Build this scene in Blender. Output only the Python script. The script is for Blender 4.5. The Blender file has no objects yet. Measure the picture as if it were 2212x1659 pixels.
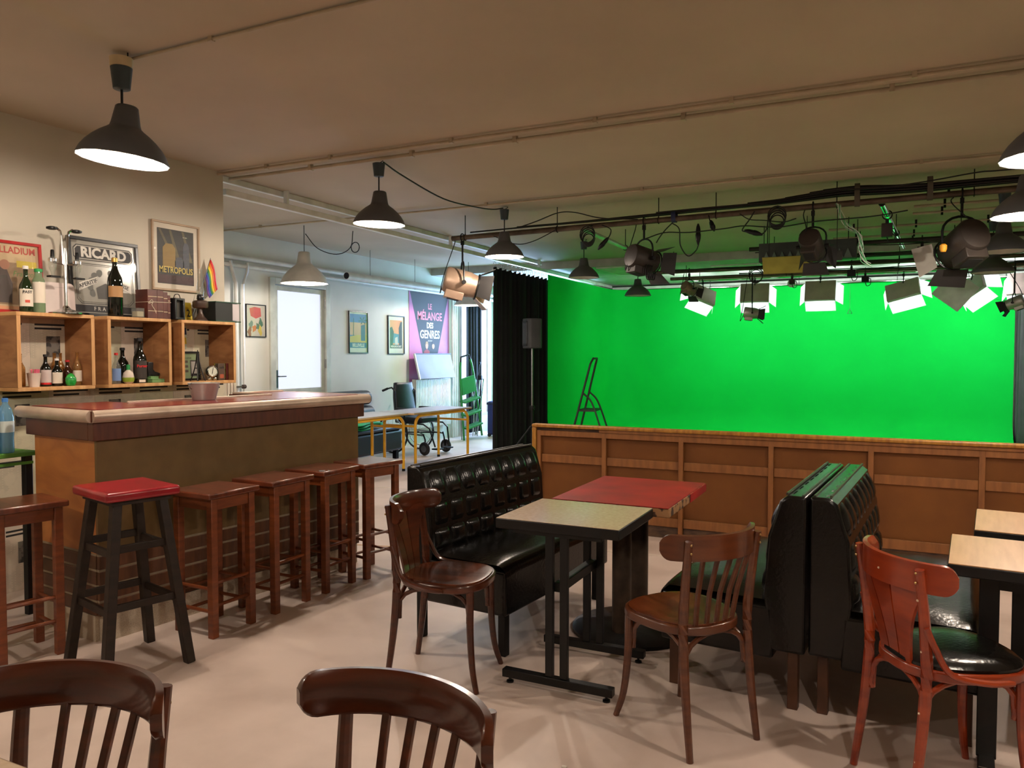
import bpy, bmesh, math, random
from mathutils import Vector, Matrix, Euler
random.seed(7)
PI = math.pi
R = math.radians
scn = bpy.context.scene
COL = scn.collection

# ------------------------------------------------------------------ camera, world, exposure
cd = bpy.data.cameras.new('camera'); cam = bpy.data.objects.new('camera', cd); COL.objects.link(cam)
cd.sensor_fit = 'HORIZONTAL'; cd.sensor_width = 36; cd.lens = 36*1661/2212
cd.clip_start = .02; cd.clip_end = 60
cam.location = (0, 0, 1.42); cam.rotation_euler = (R(90-2.12), 0, R(26.0))
scn.camera = cam
w = bpy.data.worlds.new('world'); scn.world = w; w.use_nodes = True
w.node_tree.nodes['Background'].inputs[0].default_value = (.55, .7, 1, 1)
w.node_tree.nodes['Background'].inputs[1].default_value = .6
vs = scn.view_settings
vs.view_transform = 'Standard'; vs.look = 'None'; vs.gamma = 1; vs.exposure = .22
vs.use_curve_mapping = False
LAMP_W = 46          # watts of one lit pendant
BANK_W = 6          # watts of one studio fluorescent bank
DAY_W = 210           # daylight through the bay window

def light(name, kind, loc, power, color, parent=None, rot=(0, 0, 0), size=.05, size_y=None, spread=None):
    l = bpy.data.lights.new(name, kind); l.energy = power; l.color = color
    if kind == 'AREA':
        l.shape = 'RECTANGLE'; l.size = size; l.size_y = size_y or size
        if spread: l.spread = spread
    else: l.shadow_soft_size = size
    o = bpy.data.objects.new(name, l); COL.objects.link(o)
    o.location = loc; o.rotation_euler = rot
    if parent: o.parent = parent
    return o

# daylight of the bay behind the black curtain
light('daylight', 'AREA', (-5.85, 13.08, 1.5), DAY_W, (.40, .60, 1), rot=(R(90), 0, R(180)), size=1.5, size_y=2.0)

# ------------------------------------------------------------------ helpers
def lin(c):
    return tuple(((x/255)/12.92 if x/255 <= .04045 else ((x/255+.055)/1.055)**2.4) for x in c)
MATS = {}
def mat(name, c, rough=.5, metal=0, spec=.5, c2=None, scale=6, st=(1, 1, 1), bump=0, bs=60, coat=0, lo=.35, hi=.65, detail=4, trans=0, rv=0, dist=0):
    if name in MATS: return MATS[name]
    m = bpy.data.materials.new(name); m.use_nodes = True; MATS[name] = m
    nt = m.node_tree; n = nt.nodes; L = nt.links; b = n['Principled BSDF']
    b.inputs['Roughness'].default_value = rough; b.inputs['Metallic'].default_value = metal
    b.inputs['Coat Weight'].default_value = coat; b.inputs['Coat Roughness'].default_value = .12
    b.inputs['Transmission Weight'].default_value = trans; b.inputs['Specular IOR Level'].default_value = spec
    c = lin(c)
    if c2 is None: c2 = tuple(x*.8 for x in c)
    else: c2 = lin(c2)
    tc = n.new('ShaderNodeTexCoord'); mp = n.new('ShaderNodeMapping'); mp.inputs['Scale'].default_value = st
    L.new(tc.outputs['Object'], mp.inputs['Vector'])
    nz = n.new('ShaderNodeTexNoise'); nz.inputs['Scale'].default_value = scale; nz.inputs['Detail'].default_value = detail
    nz.inputs['Distortion'].default_value = dist
    L.new(mp.outputs[0], nz.inputs['Vector'])
    cr = n.new('ShaderNodeValToRGB'); L.new(nz.outputs['Fac'], cr.inputs['Fac'])
    cr.color_ramp.elements[0].position = lo; cr.color_ramp.elements[0].color = (*c2, 1)
    cr.color_ramp.elements[1].position = hi; cr.color_ramp.elements[1].color = (*c, 1)
    L.new(cr.outputs['Color'], b.inputs['Base Color'])
    if rv:
        mr = n.new('ShaderNodeMapRange'); mr.inputs['To Min'].default_value = rough-rv; mr.inputs['To Max'].default_value = rough+rv
        L.new(nz.outputs['Fac'], mr.inputs['Value']); L.new(mr.outputs[0], b.inputs['Roughness'])
    if bump:
        nb = n.new('ShaderNodeTexNoise'); nb.inputs['Scale'].default_value = bs; nb.inputs['Detail'].default_value = 3
        L.new(mp.outputs[0], nb.inputs['Vector'])
        bp = n.new('ShaderNodeBump'); bp.inputs['Strength'].default_value = bump; bp.inputs['Distance'].default_value = .01
        L.new(nb.outputs['Fac'], bp.inputs['Height']); L.new(bp.outputs[0], b.inputs['Normal'])
    return m
def emat(name, c, s):
    if name in MATS: return MATS[name]
    m = bpy.data.materials.new(name); m.use_nodes = True; MATS[name] = m
    b = m.node_tree.nodes['Principled BSDF']
    b.inputs['Base Color'].default_value = (.08, .08, .08, 1)
    b.inputs['Emission Color'].default_value = (*lin(c), 1); b.inputs['Emission Strength'].default_value = s
    return m
def glass(name, c=(255, 255, 255), refl=.12, alpha=.15, rough=.03):
    """thin clear pane or bottle wall: mostly see-through, tinted, with a glossy coat"""
    if name in MATS: return MATS[name]
    m = bpy.data.materials.new(name); m.use_nodes = True; MATS[name] = m
    nt = m.node_tree; n = nt.nodes; L = nt.links; n.remove(n['Principled BSDF'])
    t = n.new('ShaderNodeBsdfTransparent'); t.inputs[0].default_value = (*lin(c), 1)
    g = n.new('ShaderNodeBsdfGlossy'); g.inputs['Roughness'].default_value = rough
    d = n.new('ShaderNodeBsdfDiffuse'); d.inputs[0].default_value = (*lin(c), 1)
    f = n.new('ShaderNodeLayerWeight'); pw = n.new('ShaderNodeMath'); pw.operation = 'POWER'; pw.inputs[1].default_value = 5; L.new(f.outputs['Facing'], pw.inputs[0])
    a = n.new('ShaderNodeMath'); a.operation = 'MULTIPLY_ADD'; a.use_clamp = True; a.inputs[1].default_value = .55; a.inputs[2].default_value = refl*.4
    L.new(pw.outputs[0], a.inputs[0])
    m1 = n.new('ShaderNodeMixShader'); m1.inputs[0].default_value = alpha; L.new(t.outputs[0], m1.inputs[1]); L.new(d.outputs[0], m1.inputs[2])
    m2 = n.new('ShaderNodeMixShader'); L.new(a.outputs[0], m2.inputs[0]); L.new(m1.outputs[0], m2.inputs[1]); L.new(g.outputs[0], m2.inputs[2])
    L.new(m2.outputs[0], n['Material Output'].inputs['Surface'])
    return m

class B:
    """collects shapes, then links them as ONE mesh object"""
    def __init__(s): s.v = []; s.f = []
    def add(s, vs, fs):
        n = len(s.v); s.v += [tuple(v) for v in vs]; s.f += [tuple(i+n for i in f) for f in fs]; return s
    def box(s, x0, x1, y0, y1, z0, z1, m=None):
        vs = [Vector((x, y, z)) for z in (z0, z1) for y in (y0, y1) for x in (x0, x1)]
        if m is not None: vs = [m @ v for v in vs]
        return s.add(vs, [(0, 2, 3, 1), (4, 5, 7, 6), (0, 1, 5, 4), (2, 6, 7, 3), (0, 4, 6, 2), (1, 3, 7, 5)])
    def cbox(s, c, d, m=None):
        return s.box(c[0]-d[0]/2, c[0]+d[0]/2, c[1]-d[1]/2, c[1]+d[1]/2, c[2]-d[2]/2, c[2]+d[2]/2, m)
    def sweep(s, pts, prof, up=(0, 0, 1), closed=False, scales=None, caps=True):
        pts = [Vector(p) for p in pts]; n = len(pts); k = len(prof); vs = []; fs = []
        up = Vector(up); side0 = None
        for i, p in enumerate(pts):
            if closed: t = pts[(i+1) % n]-pts[i-1]
            else: t = pts[min(i+1, n-1)]-pts[max(i-1, 0)]
            t.normalize(); sd = t.cross(up)
            if sd.length < 1e-3: sd = side0.copy() if side0 is not None else t.cross(Vector((1, 0, 0)))
            sd = sd-t*sd.dot(t); sd.normalize()
            if side0 is not None and sd.dot(side0) < -.2: sd = -sd
            side0 = sd; u = sd.cross(t)
            sc = scales[i] if scales else (1, 1)
            if not isinstance(sc, tuple): sc = (sc, sc)
            vs += [p+sd*a*sc[0]+u*b*sc[1] for a, b in prof]
        for i in range(n if closed else n-1):
            j = (i+1) % n
            for q in range(k): fs.append((i*k+q, i*k+(q+1) % k, j*k+(q+1) % k, j*k+q))
        if caps and not closed: fs += [tuple(range(k))[::-1], tuple((n-1)*k+q for q in range(k))]
        return s.add(vs, fs)
    def tube(s, pts, r, n=8, closed=False, up=(0.013, .021, 1)):
        prof = [(math.cos(2*PI*i/n), math.sin(2*PI*i/n)) for i in range(n)]
        rs = r if isinstance(r, (list, tuple)) else [r]*len(pts)
        return s.sweep(pts, prof, up, closed, list(rs))
    def cyl(s, p, q, r0, r1=None, n=14):
        return s.tube([p, q], [r0, r0 if r1 is None else r1], n)
    def bar(s, p, q, a, b=None, up=(0, 0, 1)):
        b = b or a
        return s.sweep([p, q], [(-a/2, -b/2), (a/2, -b/2), (a/2, b/2), (-a/2, b/2)], up)
    def lathe(s, prof, n=24, c=(0, 0, 0), m=None):
        vs = []; fs = []; k = len(prof); c = Vector(c)
        for r, z in prof:
            for i in range(n):
                v = Vector((r*math.cos(2*PI*i/n), r*math.sin(2*PI*i/n), z))
                vs.append((m @ v if m is not None else v)+c)
        for j in range(k-1):
            for i in range(n): fs.append((j*n+i, j*n+(i+1) % n, (j+1)*n+(i+1) % n, (j+1)*n+i))
        if prof[0][0] > 1e-4: fs.append(tuple(range(n))[::-1])
        if prof[-1][0] > 1e-4: fs.append(tuple((k-1)*n+i for i in range(n)))
        return s.add(vs, fs)
    def prism(s, out, z0, z1, m=None):
        n = len(out); vs = [Vector((x, y, z)) for z in (z0, z1) for x, y in out]
        if m is not None: vs = [m @ v for v in vs]
        return s.add(vs, [tuple(range(n))[::-1], tuple(range(n, 2*n))]+[(i, (i+1) % n, n+(i+1) % n, n+i) for i in range(n)])
    def grid(s, nu, nv, fn):
        vs = [fn(i/nu, j/nv) for j in range(nv+1) for i in range(nu+1)]
        return s.add(vs, [(j*(nu+1)+i, j*(nu+1)+i+1, (j+1)*(nu+1)+i+1, (j+1)*(nu+1)+i) for j in range(nv) for i in range(nu)])
    def sphere(s, c, r, n=14, k=9, sz=1):
        return s.lathe([(max(r*math.sin(PI*j/k), 1e-5), -r*sz*math.cos(PI*j/k)) for j in range(k+1)], n, c)
    def xf(s, m): s.v = [tuple(m @ Vector(v)) for v in s.v]; return s
    def obj(s, name, m, parent=None, bev=0, seg=2, ang=35, solid=0):
        me = bpy.data.meshes.new(name); me.from_pydata(s.v, [], s.f); me.update()
        bm = bmesh.new(); bm.from_mesh(me); bmesh.ops.recalc_face_normals(bm, faces=bm.faces[:]); bm.to_mesh(me); bm.free()
        me.polygons.foreach_set('use_smooth', [True]*len(me.polygons))
        me.set_sharp_from_angle(angle=R(ang))
        me.materials.append(m)
        o = bpy.data.objects.new(name, me); COL.objects.link(o)
        if parent: o.parent = parent
        if solid:
            q = o.modifiers.new('solid', 'SOLIDIFY'); q.thickness = solid; q.offset = 0
        if bev:
            q = o.modifiers.new('bevel', 'BEVEL'); q.width = bev; q.segments = seg; q.limit_method = 'ANGLE'; q.angle_limit = R(40)
        return o

def tag(o, label, cat, group=None, kind=None):
    o['label'] = label; o['category'] = cat
    if group: o['group'] = group
    if kind: o['kind'] = kind
    return o
def thing(name, label, cat, loc=(0, 0, 0), rz=0, group=None, rot=None):
    o = bpy.data.objects.new(name, None); COL.objects.link(o); o.empty_display_size = .1
    o.location = loc; o.rotation_euler = rot if rot else (0, 0, rz)
    return tag(o, label, cat, group)
def struct(o): o['kind'] = 'structure'; return o
def dup(o, parent=None):
    c = o.copy(); COL.objects.link(c); c.parent = parent
    for ch in list(o.children): dup(ch, c)
    return c
def place(root, loc, rz, label, group=None):
    c = dup(root); c.location = loc; c.rotation_euler = (0, 0, rz); c['label'] = label
    if group: c['group'] = group
    return c
def arc(c, r, a0, a1, n, ax=(1, 0, 0), ay=(0, 1, 0)):
    c = Vector(c); ax = Vector(ax); ay = Vector(ay)
    return [c+ax*r*math.cos(R(a0+(a1-a0)*i/n))+ay*r*math.sin(R(a0+(a1-a0)*i/n)) for i in range(n+1)]
def smooth(pts, k=6):
    """Catmull-Rom through the points"""
    P = [Vector(p) for p in pts]; P = [P[0]*2-P[1]]+P+[P[-1]*2-P[-2]]; out = []
    for i in range(1, len(P)-2):
        a, b, c, d = P[i-1:i+3]
        for j in range(k):
            t = j/k
            out.append(.5*((2*b)+(c-a)*t+(2*a-5*b+4*c-d)*t*t+(3*b-a-3*c+d)*t**3))
    return out+[P[-2]]
def rrect(w, h, r, n=4, cx=0, cy=0):
    o = []
    for sx, sy, a in ((1, 1, 0), (-1, 1, 90), (-1, -1, 180), (1, -1, 270)):
        for i in range(n+1):
            t = R(a+90*i/n); o.append((cx+sx*(w/2-r)+r*math.cos(t), cy+sy*(h/2-r)+r*math.sin(t)))
    return o
def text(s, size, m, parent, loc, rot=(0, 0, 0), name='lettering', bold=0, shear=0, align='CENTER', sx=1, spacing=1, ext=.0004):
    cu = bpy.data.curves.new('t', 'FONT'); cu.body = s; cu.size = size; cu.align_x = align; cu.align_y = 'CENTER'
    cu.offset = bold; cu.shear = shear; cu.extrude = ext; cu.space_character = spacing; cu.resolution_u = 3
    t = bpy.data.objects.new('t', cu); COL.objects.link(t)
    dg = bpy.context.evaluated_depsgraph_get()
    me = bpy.data.meshes.new_from_object(t.evaluated_get(dg)); me.name = name
    bpy.data.objects.remove(t); bpy.data.curves.remove(cu)
    me.materials.clear(); me.materials.append(m)
    o = bpy.data.objects.new(name, me); COL.objects.link(o); o.parent = parent
    o.location = loc; o.rotation_euler = rot; o.scale = (sx, 1, 1)
    return o

# ------------------------------------------------------------------ materials
m_ceil = mat('ceiling paint', (190, 176, 153), .75, c2=(181, 167, 144), scale=1.2, bump=.05, bs=30)
m_wall = mat('cream wall paint', (198, 189, 172), .7, c2=(188, 179, 162), scale=1.5, bump=.04, bs=40)
m_wall2 = mat('white wall paint', (220, 220, 212), .7, c2=(208, 208, 200), scale=1.5, bump=.04, bs=40)
m_floor = mat('painted concrete', (212, 194, 182), .42, c2=(190, 172, 160), scale=2.2, bump=.06, bs=14, detail=12, rv=.14, lo=.32, hi=.58)
m_pipe = mat('painted pipe', (190, 176, 150), .45, scale=8)
m_white = mat('white enamel', (228, 228, 222), .4)
m_black = mat('black metal', (14, 14, 15), .45, spec=.3, c2=(12, 12, 12))
m_blackm = mat('black matt', (12, 12, 13), .8)
m_cable = mat('black cable', (13, 13, 14), .55)
m_cwood = mat('dark stained beech', (80, 34, 14), .28, spec=.35, c2=(50, 20, 9), scale=5, st=(1, 1, 8), coat=.5, lo=.3, hi=.7)
m_cwood2 = mat('brown stained beech', (96, 50, 23), .32, c2=(68, 32, 14), scale=5, st=(1, 1, 8), coat=.4, lo=.3, hi=.7)
m_seat = mat('dark ply seat', (112, 54, 24), .22, c2=(66, 28, 12), scale=3, st=(1, 9, 1), coat=.5)
m_rwood = mat('red stained beech', (150, 56, 18), .28, c2=(120, 38, 12), scale=4, st=(1, 1, 6), coat=.5)
m_stool = mat('red brown stool wood', (122, 62, 27), .4, c2=(96, 46, 19), scale=4, st=(2, 2, 10))
m_stoolseat = mat('worn stool top', (106, 52, 30), .28, c2=(76, 34, 19), scale=3, st=(2, 10, 1), coat=.3)
m_dstool = mat('black brown wood', (40, 28, 19), .5, spec=.3, c2=(29, 20, 14), scale=5, st=(2, 2, 8))
m_redvinyl = mat('red vinyl', (150, 16, 30), .3, c2=(128, 10, 22), scale=6, coat=.2)
m_leather = mat('black vinyl', (15, 13, 12), .22, spec=.3, c2=(12, 11, 10), scale=9, bump=.1, bs=70)
m_beige = mat('beige laminate', (212, 190, 162), .12, c2=(196, 172, 144), scale=60, lo=.3, hi=.7)
m_redlam = mat('red worn laminate', (158, 34, 30), .55, spec=.25, c2=(122, 28, 26), scale=4, detail=8)
m_oaklam = mat('oak laminate', (202, 160, 116), .35, c2=(186, 142, 98), scale=4, st=(9, 1, 1))
m_chip = mat('worn edge', (150, 110, 70), .7, c2=(60, 36, 22), scale=18, lo=.45, hi=.5)
m_steel = mat('brushed steel', (150, 150, 148), .3, 1, scale=20)
m_chrome = mat('chrome', (210, 210, 208), .12, 1)
m_rust = mat('rusty brown steel', (66, 50, 38), .55, .5, c2=(44, 34, 26), scale=14)
m_green = mat('chroma green cloth', (4, 204, 68), .85, spec=.15, c2=(3, 197, 65), scale=1.5)
m_blackcloth = mat('black velvet', (9, 9, 10), .95)
m_greycloth = mat('grey cloth', (74, 74, 76), .95)

# ------------------------------------------------------------------ room shell
ZC = 2.85; ZD = 2.74; XL = -4.70; XD = -6.80; YE = 4.47
o = struct(B().box(-7.2, 5, -4, 15.2, -.1, 0).obj('floor', m_floor)); floor = o
o = struct(B().box(-7.2, 5, -4, 10.9, ZC, ZC+.2).obj('ceiling', m_ceil)); ceiling = o
B().box(-7.2, 5, 10.9, 15.2, ZD, ZC+.2).obj('lowered_ceiling', mat('lowered ceiling paint', (196, 196, 188), .7), ceiling)
wall_left = struct(B().box(-7.2, XL, -4, YE, 0, ZC).obj('wall_left', m_wall))
def wall_with_hole(name, ax, pos, thick, a0, a1, z1, holes, m):
    """a wall along x ('x') or y ('y') with rectangular holes (a0,a1,z0,z1)"""
    b = B(); cuts = sorted(holes); cur = a0
    def add(p, q, zz0, zz1):
        if q-p < 1e-4 or zz1-zz0 < 1e-4: return
        if ax == 'y': b.box(min(pos, pos+thick), max(pos, pos+thick), p, q, zz0, zz1)
        else: b.box(p, q, min(pos, pos+thick), max(pos, pos+thick), zz0, zz1)
    for h in cuts:
        add(cur, h[0], 0, z1); add(h[0], h[1], 0, h[2]); add(h[0], h[1], h[3], z1); cur = h[1]
    add(cur, a1, 0, z1)
    return struct(b.obj(name, m))
wall_door = wall_with_hole('wall_courtyard', 'y', XD, -.3, YE, 13.3, ZC, [(7.2, 8.26, 0, 2.36), (11.85, 12.95, .3, 2.36)], m_wall2)
wall_with_hole('wall_bay', 'x', 13.2, .2, XD, -4.95, ZC, [(-6.6, -5.1, .45, 2.5)], m_wall2)
struct(B().box(-4.95, -4.8, 13.2, 15.2, 0, ZC).obj('wall_bay_return', m_wall2))
struct(B().box(-4.95, 5, 14.6, 14.8, 0, ZC).obj('wall_back', m_wall2))
struct(B().box(4.6, 5, -4, 14.6, 0, ZC).obj('wall_right', m_wall))
struct(B().box(-4.7, 4.6, -4.2, -4, 0, ZC).obj('wall_front', m_wall))
# pale tape lines on the floor
m_tape = mat('pale tape', (222, 206, 190), .6); m_ytape = mat('tan tape', (190, 150, 96), .6)
B().bar((-5.1, 4.9, .0012), (-1.2, 5.35, .0012), .03, .001).obj('tape_line', m_tape, floor)
B().bar((-4.6, 4.35, .0012), (-2.2, 5.0, .0012), .02, .001).obj('tape_line', m_ytape, floor)
B().bar((-5.9, 6.75, .0012), (-3.2, 6.9, .0012), .04, .001).obj('tape_line', m_tape, floor)

# glazed courtyard door with frosted pane
m_frost = emat('frosted daylight glass', (214, 220, 250), 1.05)
m_upvc = mat('aged white frame', (205, 208, 196), .45)
d1 = struct(bpy.data.objects.new('door_1', None)); COL.objects.link(d1); d1.location = (XD, 7.2, 0)
b = B(); b.box(-.12, .03, -.04, .05, 0, 2.38); b.box(-.12, .03, 1.0, 1.09, 0, 2.38); b.box(-.12, .03, .05, 1.0, 2.30, 2.38)
b.obj('door_frame', m_upvc, d1, .004)
b = B(); b.box(-.05, 0, .06, .12, .02, 2.29); b.box(-.05, 0, .93, .99, .02, 2.29); b.box(-.05, 0, .12, .93, 2.23, 2.29); b.box(-.05, 0, .12, .93, .93, 1.0); b.box(-.05, 0, .12, .93, .02, .10)
b.obj('door_leaf', m_upvc, d1, .004)
B().box(-.03, -.02, .12, .93, 1.0, 2.23).obj('pane', m_frost, d1)
B().box(-.035, -.015, .12, .93, .10, .93).obj('lower_panel', m_upvc, d1)
h = B().box(0, .006, .075, .105, 1.02, 1.24).obj('handle_plate', m_steel, d1)
B().tube([(.005, .09, 1.16), (.05, .09, 1.16), (.05, .2, 1.16)], .008).obj('handle', m_steel, d1)
for z in (.5, 1.25, 2.05): B().cyl((.012, 1.0, z), (.012, 1.0, z+.12), .011).obj('hinge', m_steel, d1)
# windows of the bay
def window(name, loc, rz, w, z0, z1, mid):
    e = struct(bpy.data.objects.new(name, None)); COL.objects.link(e); e.location = loc; e.rotation_euler = (0, 0, rz)
    b = B(); f = .055
    b.box(0, w, -.06, 0, z0, z0+f); b.box(0, w, -.06, 0, z1-f, z1)
    for x in [0, w-f]+mid: b.box(x, x+f, -.06, 0, z0+f, z1-f)
    b.obj('window_frame', m_upvc, e, .004)
    xs = [0]+mid+[w-f]
    for i in range(len(xs)-1): B().box(xs[i]+f, xs[i+1], -.035, -.028, z0+f, z1-f).obj('pane', m_frost, e)
window('window_1', (XD-.06, 11.85, 0), R(90), 1.1, .3, 2.36, [.52])
window('window_2', (-5.1, 13.26, 0), R(180), 1.5, .45, 2.5, [.48, .96])

# ceiling conduits: each pipe a piece of the setting with its saddle clips
def conduit(n, y, x0, x1, z, r, clips, extra=None):
    e = struct(B().cyl((x0, y, z), (x1, y, z), r).obj('trim_%d' % n, m_pipe))
    for x in clips: B().box(x-.012, x+.012, y-r*1.3, y+r*1.3, z-r*1.2, ZC).obj('pipe_clip', m_pipe, e)
    return e
conduit(1, 2.56, -3.32, 4.6, ZC-.012, .008, [-2.75, -1.4, 0, 1.5])
conduit(2, 4.42, XL, 4.6, ZC-.022, .010, [-4.2, -3.6, -2.6, -1.6, -.8, .1, 1.0])
conduit(3, 4.56, XL-.02, 4.6, ZC-.03, .014, [-3.9, -3.0, -2.2, -1.1, 0, .9])
conduit(4, 6.42, XD, 4.6, ZC-.022, .010, [-6.2, -5.2, -3.4, -1.9, -1.0, .2, 1.4])
struct(B().box(XL-.005, 4.6, 4.46, 4.53, ZC-.012, ZC).obj('trim_5', m_ceil, bev=.006))
# heating pipes and duct along the courtyard wall
struct(B().cyl((XD+.05, YE, 2.55), (XD+.05, 13.2, 2.55), .03).obj('trim_6', m_white))
struct(B().cyl((XD+.05, YE, 2.46), (XD+.05, 13.2, 2.46), .024).obj('trim_7', m_white))
e = struct(B().tube([(XD+.06, 6.50, 2.5), (XD+.07, 6.51, 2.42), (XD+.06, 6.58, 2.25), (XD+.06, 6.58, 0)], .022).obj('trim_8', m_white))
e = struct(B().tube([(XD+.06, 6.76, 2.5), (XD+.07, 6.75, 2.4), (XD+.06, 6.69, 2.25), (XD+.06, 6.69, 0)], .018).obj('trim_9', m_white))
for i, dy in enumerate((0, .07, .14)): struct(B().tube([(XD+.05, 11.5+dy, 2.6), (XD+.05, 11.5+dy, 0)], .02).obj('trim_%d' % (10+i), m_white))

# ------------------------------------------------------------------ bar counter
m_ply = mat('varnished plywood', (192, 126, 64), .45, c2=(156, 92, 42), scale=3.5, st=(1, 1, 2), dist=1.2, lo=.3, hi=.7)
m_fascia = mat('dark brown fascia', (92, 44, 20), .5, c2=(72, 32, 14), scale=6, st=(1, 6, 1))
m_barfront = mat('brown board front', (110, 86, 48), .4, c2=(98, 76, 40), scale=8)
m_plank = mat('brown bar plank', (98, 58, 28), .5, c2=(72, 40, 18), scale=4, st=(1, 8, 1))
m_pale = mat('pale paint strip', (150, 136, 112), .6)
m_pewter = mat('pewter edging', (206, 186, 168), .34, .35, c2=(170, 150, 132), scale=5, st=(1, 1, 1), bump=.08, bs=12)
m_redtop = mat('red counter inlay', (140, 58, 56), .22, c2=(118, 44, 44), scale=5)
m_mesh = mat('perforated kick plate', (198, 184, 162), .5, c2=(156, 142, 122), scale=420, lo=.42, hi=.5)
bar = thing('bar_counter', 'U-shaped wooden bar counter with rounded pewter edge and red top', 'bar counter', (-3.46, 2.47, 0), R(-7))
# local: y along the front, x = 0 front face, -x behind the bar
LB = 1.79
B().box(-.018, 0, 0, LB, .44, 1.03).obj('front_board', m_barfront, bar)
for i in range(4):
    z0 = .135+i*.077
    p = B().box(-.02, .004, 0, LB, z0, z0+.066).obj('plank', m_plank, bar, .003)
    B().box(-.018, .001, 0, LB, z0+.066, z0+.077).obj('gap_strip', m_pale, p)
B().box(-.04, -.004, .02, LB-.02, 0, .13).obj('kick_plate', m_mesh, bar)
B().box(-.60, -.0185, 0, .018, .44, 1.03).obj('end_board', m_ply, bar)
for i in range(4):
    z0 = .135+i*.077
    p = B().box(-.60, -.0205, -.004, .016, z0, z0+.066).obj('plank', m_plank, bar, .003)
    B().box(-.59, -.0205, -.001, .016, z0+.066, z0+.077).obj('gap_strip', m_pale, p)
B().box(-.59, -.042, 0, .03, 0, .13).obj('kick_plate', m_mesh, bar)
B().box(-.60, -.58, .02, .42, 0, 1.03).obj('side_board', m_ply, bar)
B().box(-.42, -.40, .42, 1.36, 0, 1.03).obj('back_board', m_plank, bar)
B().box(-.75, -.0185, LB-.018, LB, 0, 1.03).obj('end_board', m_barfront, bar)
B().box(-.75, -.73, 1.36, LB-.02, 0, 1.03).obj('side_board', m_ply, bar)
b = B(); b.box(-.02, .03, -.03, LB+.03, 1.005, 1.10); b.box(-.63, -.0205, -.03, .02, 1.005, 1.10); b.box(-.78, -.0205, LB-.02, LB+.03, 1.005, 1.10)
b.obj('fascia', m_fascia, bar, .004)
out = [(.05, -.05), (.05, LB+.06), (-.80, LB+.06), (-.80, 1.36), (-.44, 1.36), (-.44, .44), (-.66, .44), (-.66, -.05)]
B().prism(out, 1.10, 1.152).obj('counter_slab', m_fascia, bar)
prof = [(.028*math.cos(2*PI*i/10), .031*math.sin(2*PI*i/10)) for i in range(10)]
def rounded(pts, r):
    o = []
    for i in range(1, len(pts)-1):
        a, p, q = Vector(pts[i-1]), Vector(pts[i]), Vector(pts[i+1])
        o += [p+(a-p).normalized()*r, p+((a-p).normalized()+(q-p).normalized())*r*.3, p+(q-p).normalized()*r]
    return [Vector(pts[0])]+o+[Vector(pts[-1])]
edge = [(-.66, -.045, 1.126), (.045, -.045, 1.126)]
B().sweep(edge, prof).obj('edge_strip', m_pewter, bar)
edge = [(.045, -.045, 1.126), (.045, LB+.055, 1.126)]
B().sweep(edge, prof).obj('edge_strip', m_pewter, bar)
B().sweep([(.045, LB+.055, 1.126), (-.80, LB+.055, 1.126)], prof).obj('edge_strip', m_pewter, bar)
b = B(); b.prism([(.0, .0), (.0, LB), (-.78, LB), (-.78, 1.40), (-.40, 1.40), (-.40, .40), (-.62, .40), (-.62, 0)], 1.152, 1.156)
b.obj('counter_inlay', m_redtop, bar)
b = B(); b.box(-.415, -.40, .40, 1.40, 1.152, 1.166); b.box(-.80, -.40, 1.385, 1.40, 1.152, 1.166); b.box(-.795, -.78, 1.40, LB+.03, 1.152, 1.166)
b.obj('inner_lip', m_pewter, bar, .004)

# ------------------------------------------------------------------ bar stools
def make_stool():
    t = thing('bar_stool', 'x', 'stool', group='wooden stools along the bar')
    B().box(-.155, .155, -.165, .165, .705, .735).obj('seat', m_stoolseat, t, .007)
    s = .122
    for sx in (-1, 1):
        for sy in (-1, 1):
            B().box(sx*s-.019, sx*s+.019, sy*s-.019, sy*s+.019, 0, .705).obj('leg', m_stool, t, .003)
    for sy in (-1, 1): B().box(-s+.019, s-.019, sy*s-.011, sy*s+.011, .645, .705).obj('apron', m_stool, t, .002)
    for sx in (-1, 1): B().box(sx*s-.011, sx*s+.011, -s+.019, s-.019, .645, .705).obj('apron', m_stool, t, .002)
    for sx, z in ((-1, .10), (1, .16)):
        B().cyl((sx*s, -s, z), (sx*s, s, z), .0095, n=8).obj('stretcher', m_stool, t)
        B().cyl((sx*s, -s, z+.115), (sx*s, s, z+.115), .0095, n=8).obj('stretcher', m_stool, t)
    for sy, z in ((-1, .13), (1, .13)):
        B().cyl((-s, sy*s, z), (s, sy*s, z), .0095, n=8).obj('stretcher', m_stool, t)
        B().cyl((-s, sy*s, z+.115), (s, sy*s, z+.115), .0095, n=8).obj('stretcher', m_stool, t)
    return t
st = make_stool()
G = 'wooden stools along the bar'
st.location = (-3.14, 2.90, 0); st.rotation_euler = (0, 0, R(-2)); st['label'] = 'red-brown wooden bar stool standing right beside the red-topped stool'
place(st, (-3.125, 3.315, 0), R(-1), 'red-brown wooden bar stool, second in the row from the red-topped stool', G)
place(st, (-3.115, 3.725, 0), R(-1), 'red-brown wooden bar stool with pale scuff marks on its seat corner', G)
place(st, (-3.045, 4.095, 0), R(-13), 'red-brown wooden bar stool past the open end of the bar, catching daylight', G)
place(st, (-3.67, 2.215, 0), R(-12), 'red-brown wooden bar stool at the plywood end face of the bar', G)
for st3 in [o for o in bpy.data.objects if o.get('label', '').startswith('red-brown wooden bar stool with pale scuff')]:
    for k, (x, y, a) in enumerate(((.10, -.12, 30), (.135, -.10, -40), (.12, -.14, 70))):
        B().box(-.018, .018, -.0035, .0035, .7352, .7358, Matrix.Translation((x, y, 0)) @ Euler((0, 0, R(a))).to_matrix().to_4x4()).obj('scuff_mark', mat('pale blue scuff', (150, 180, 190), .7), st3)
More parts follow.
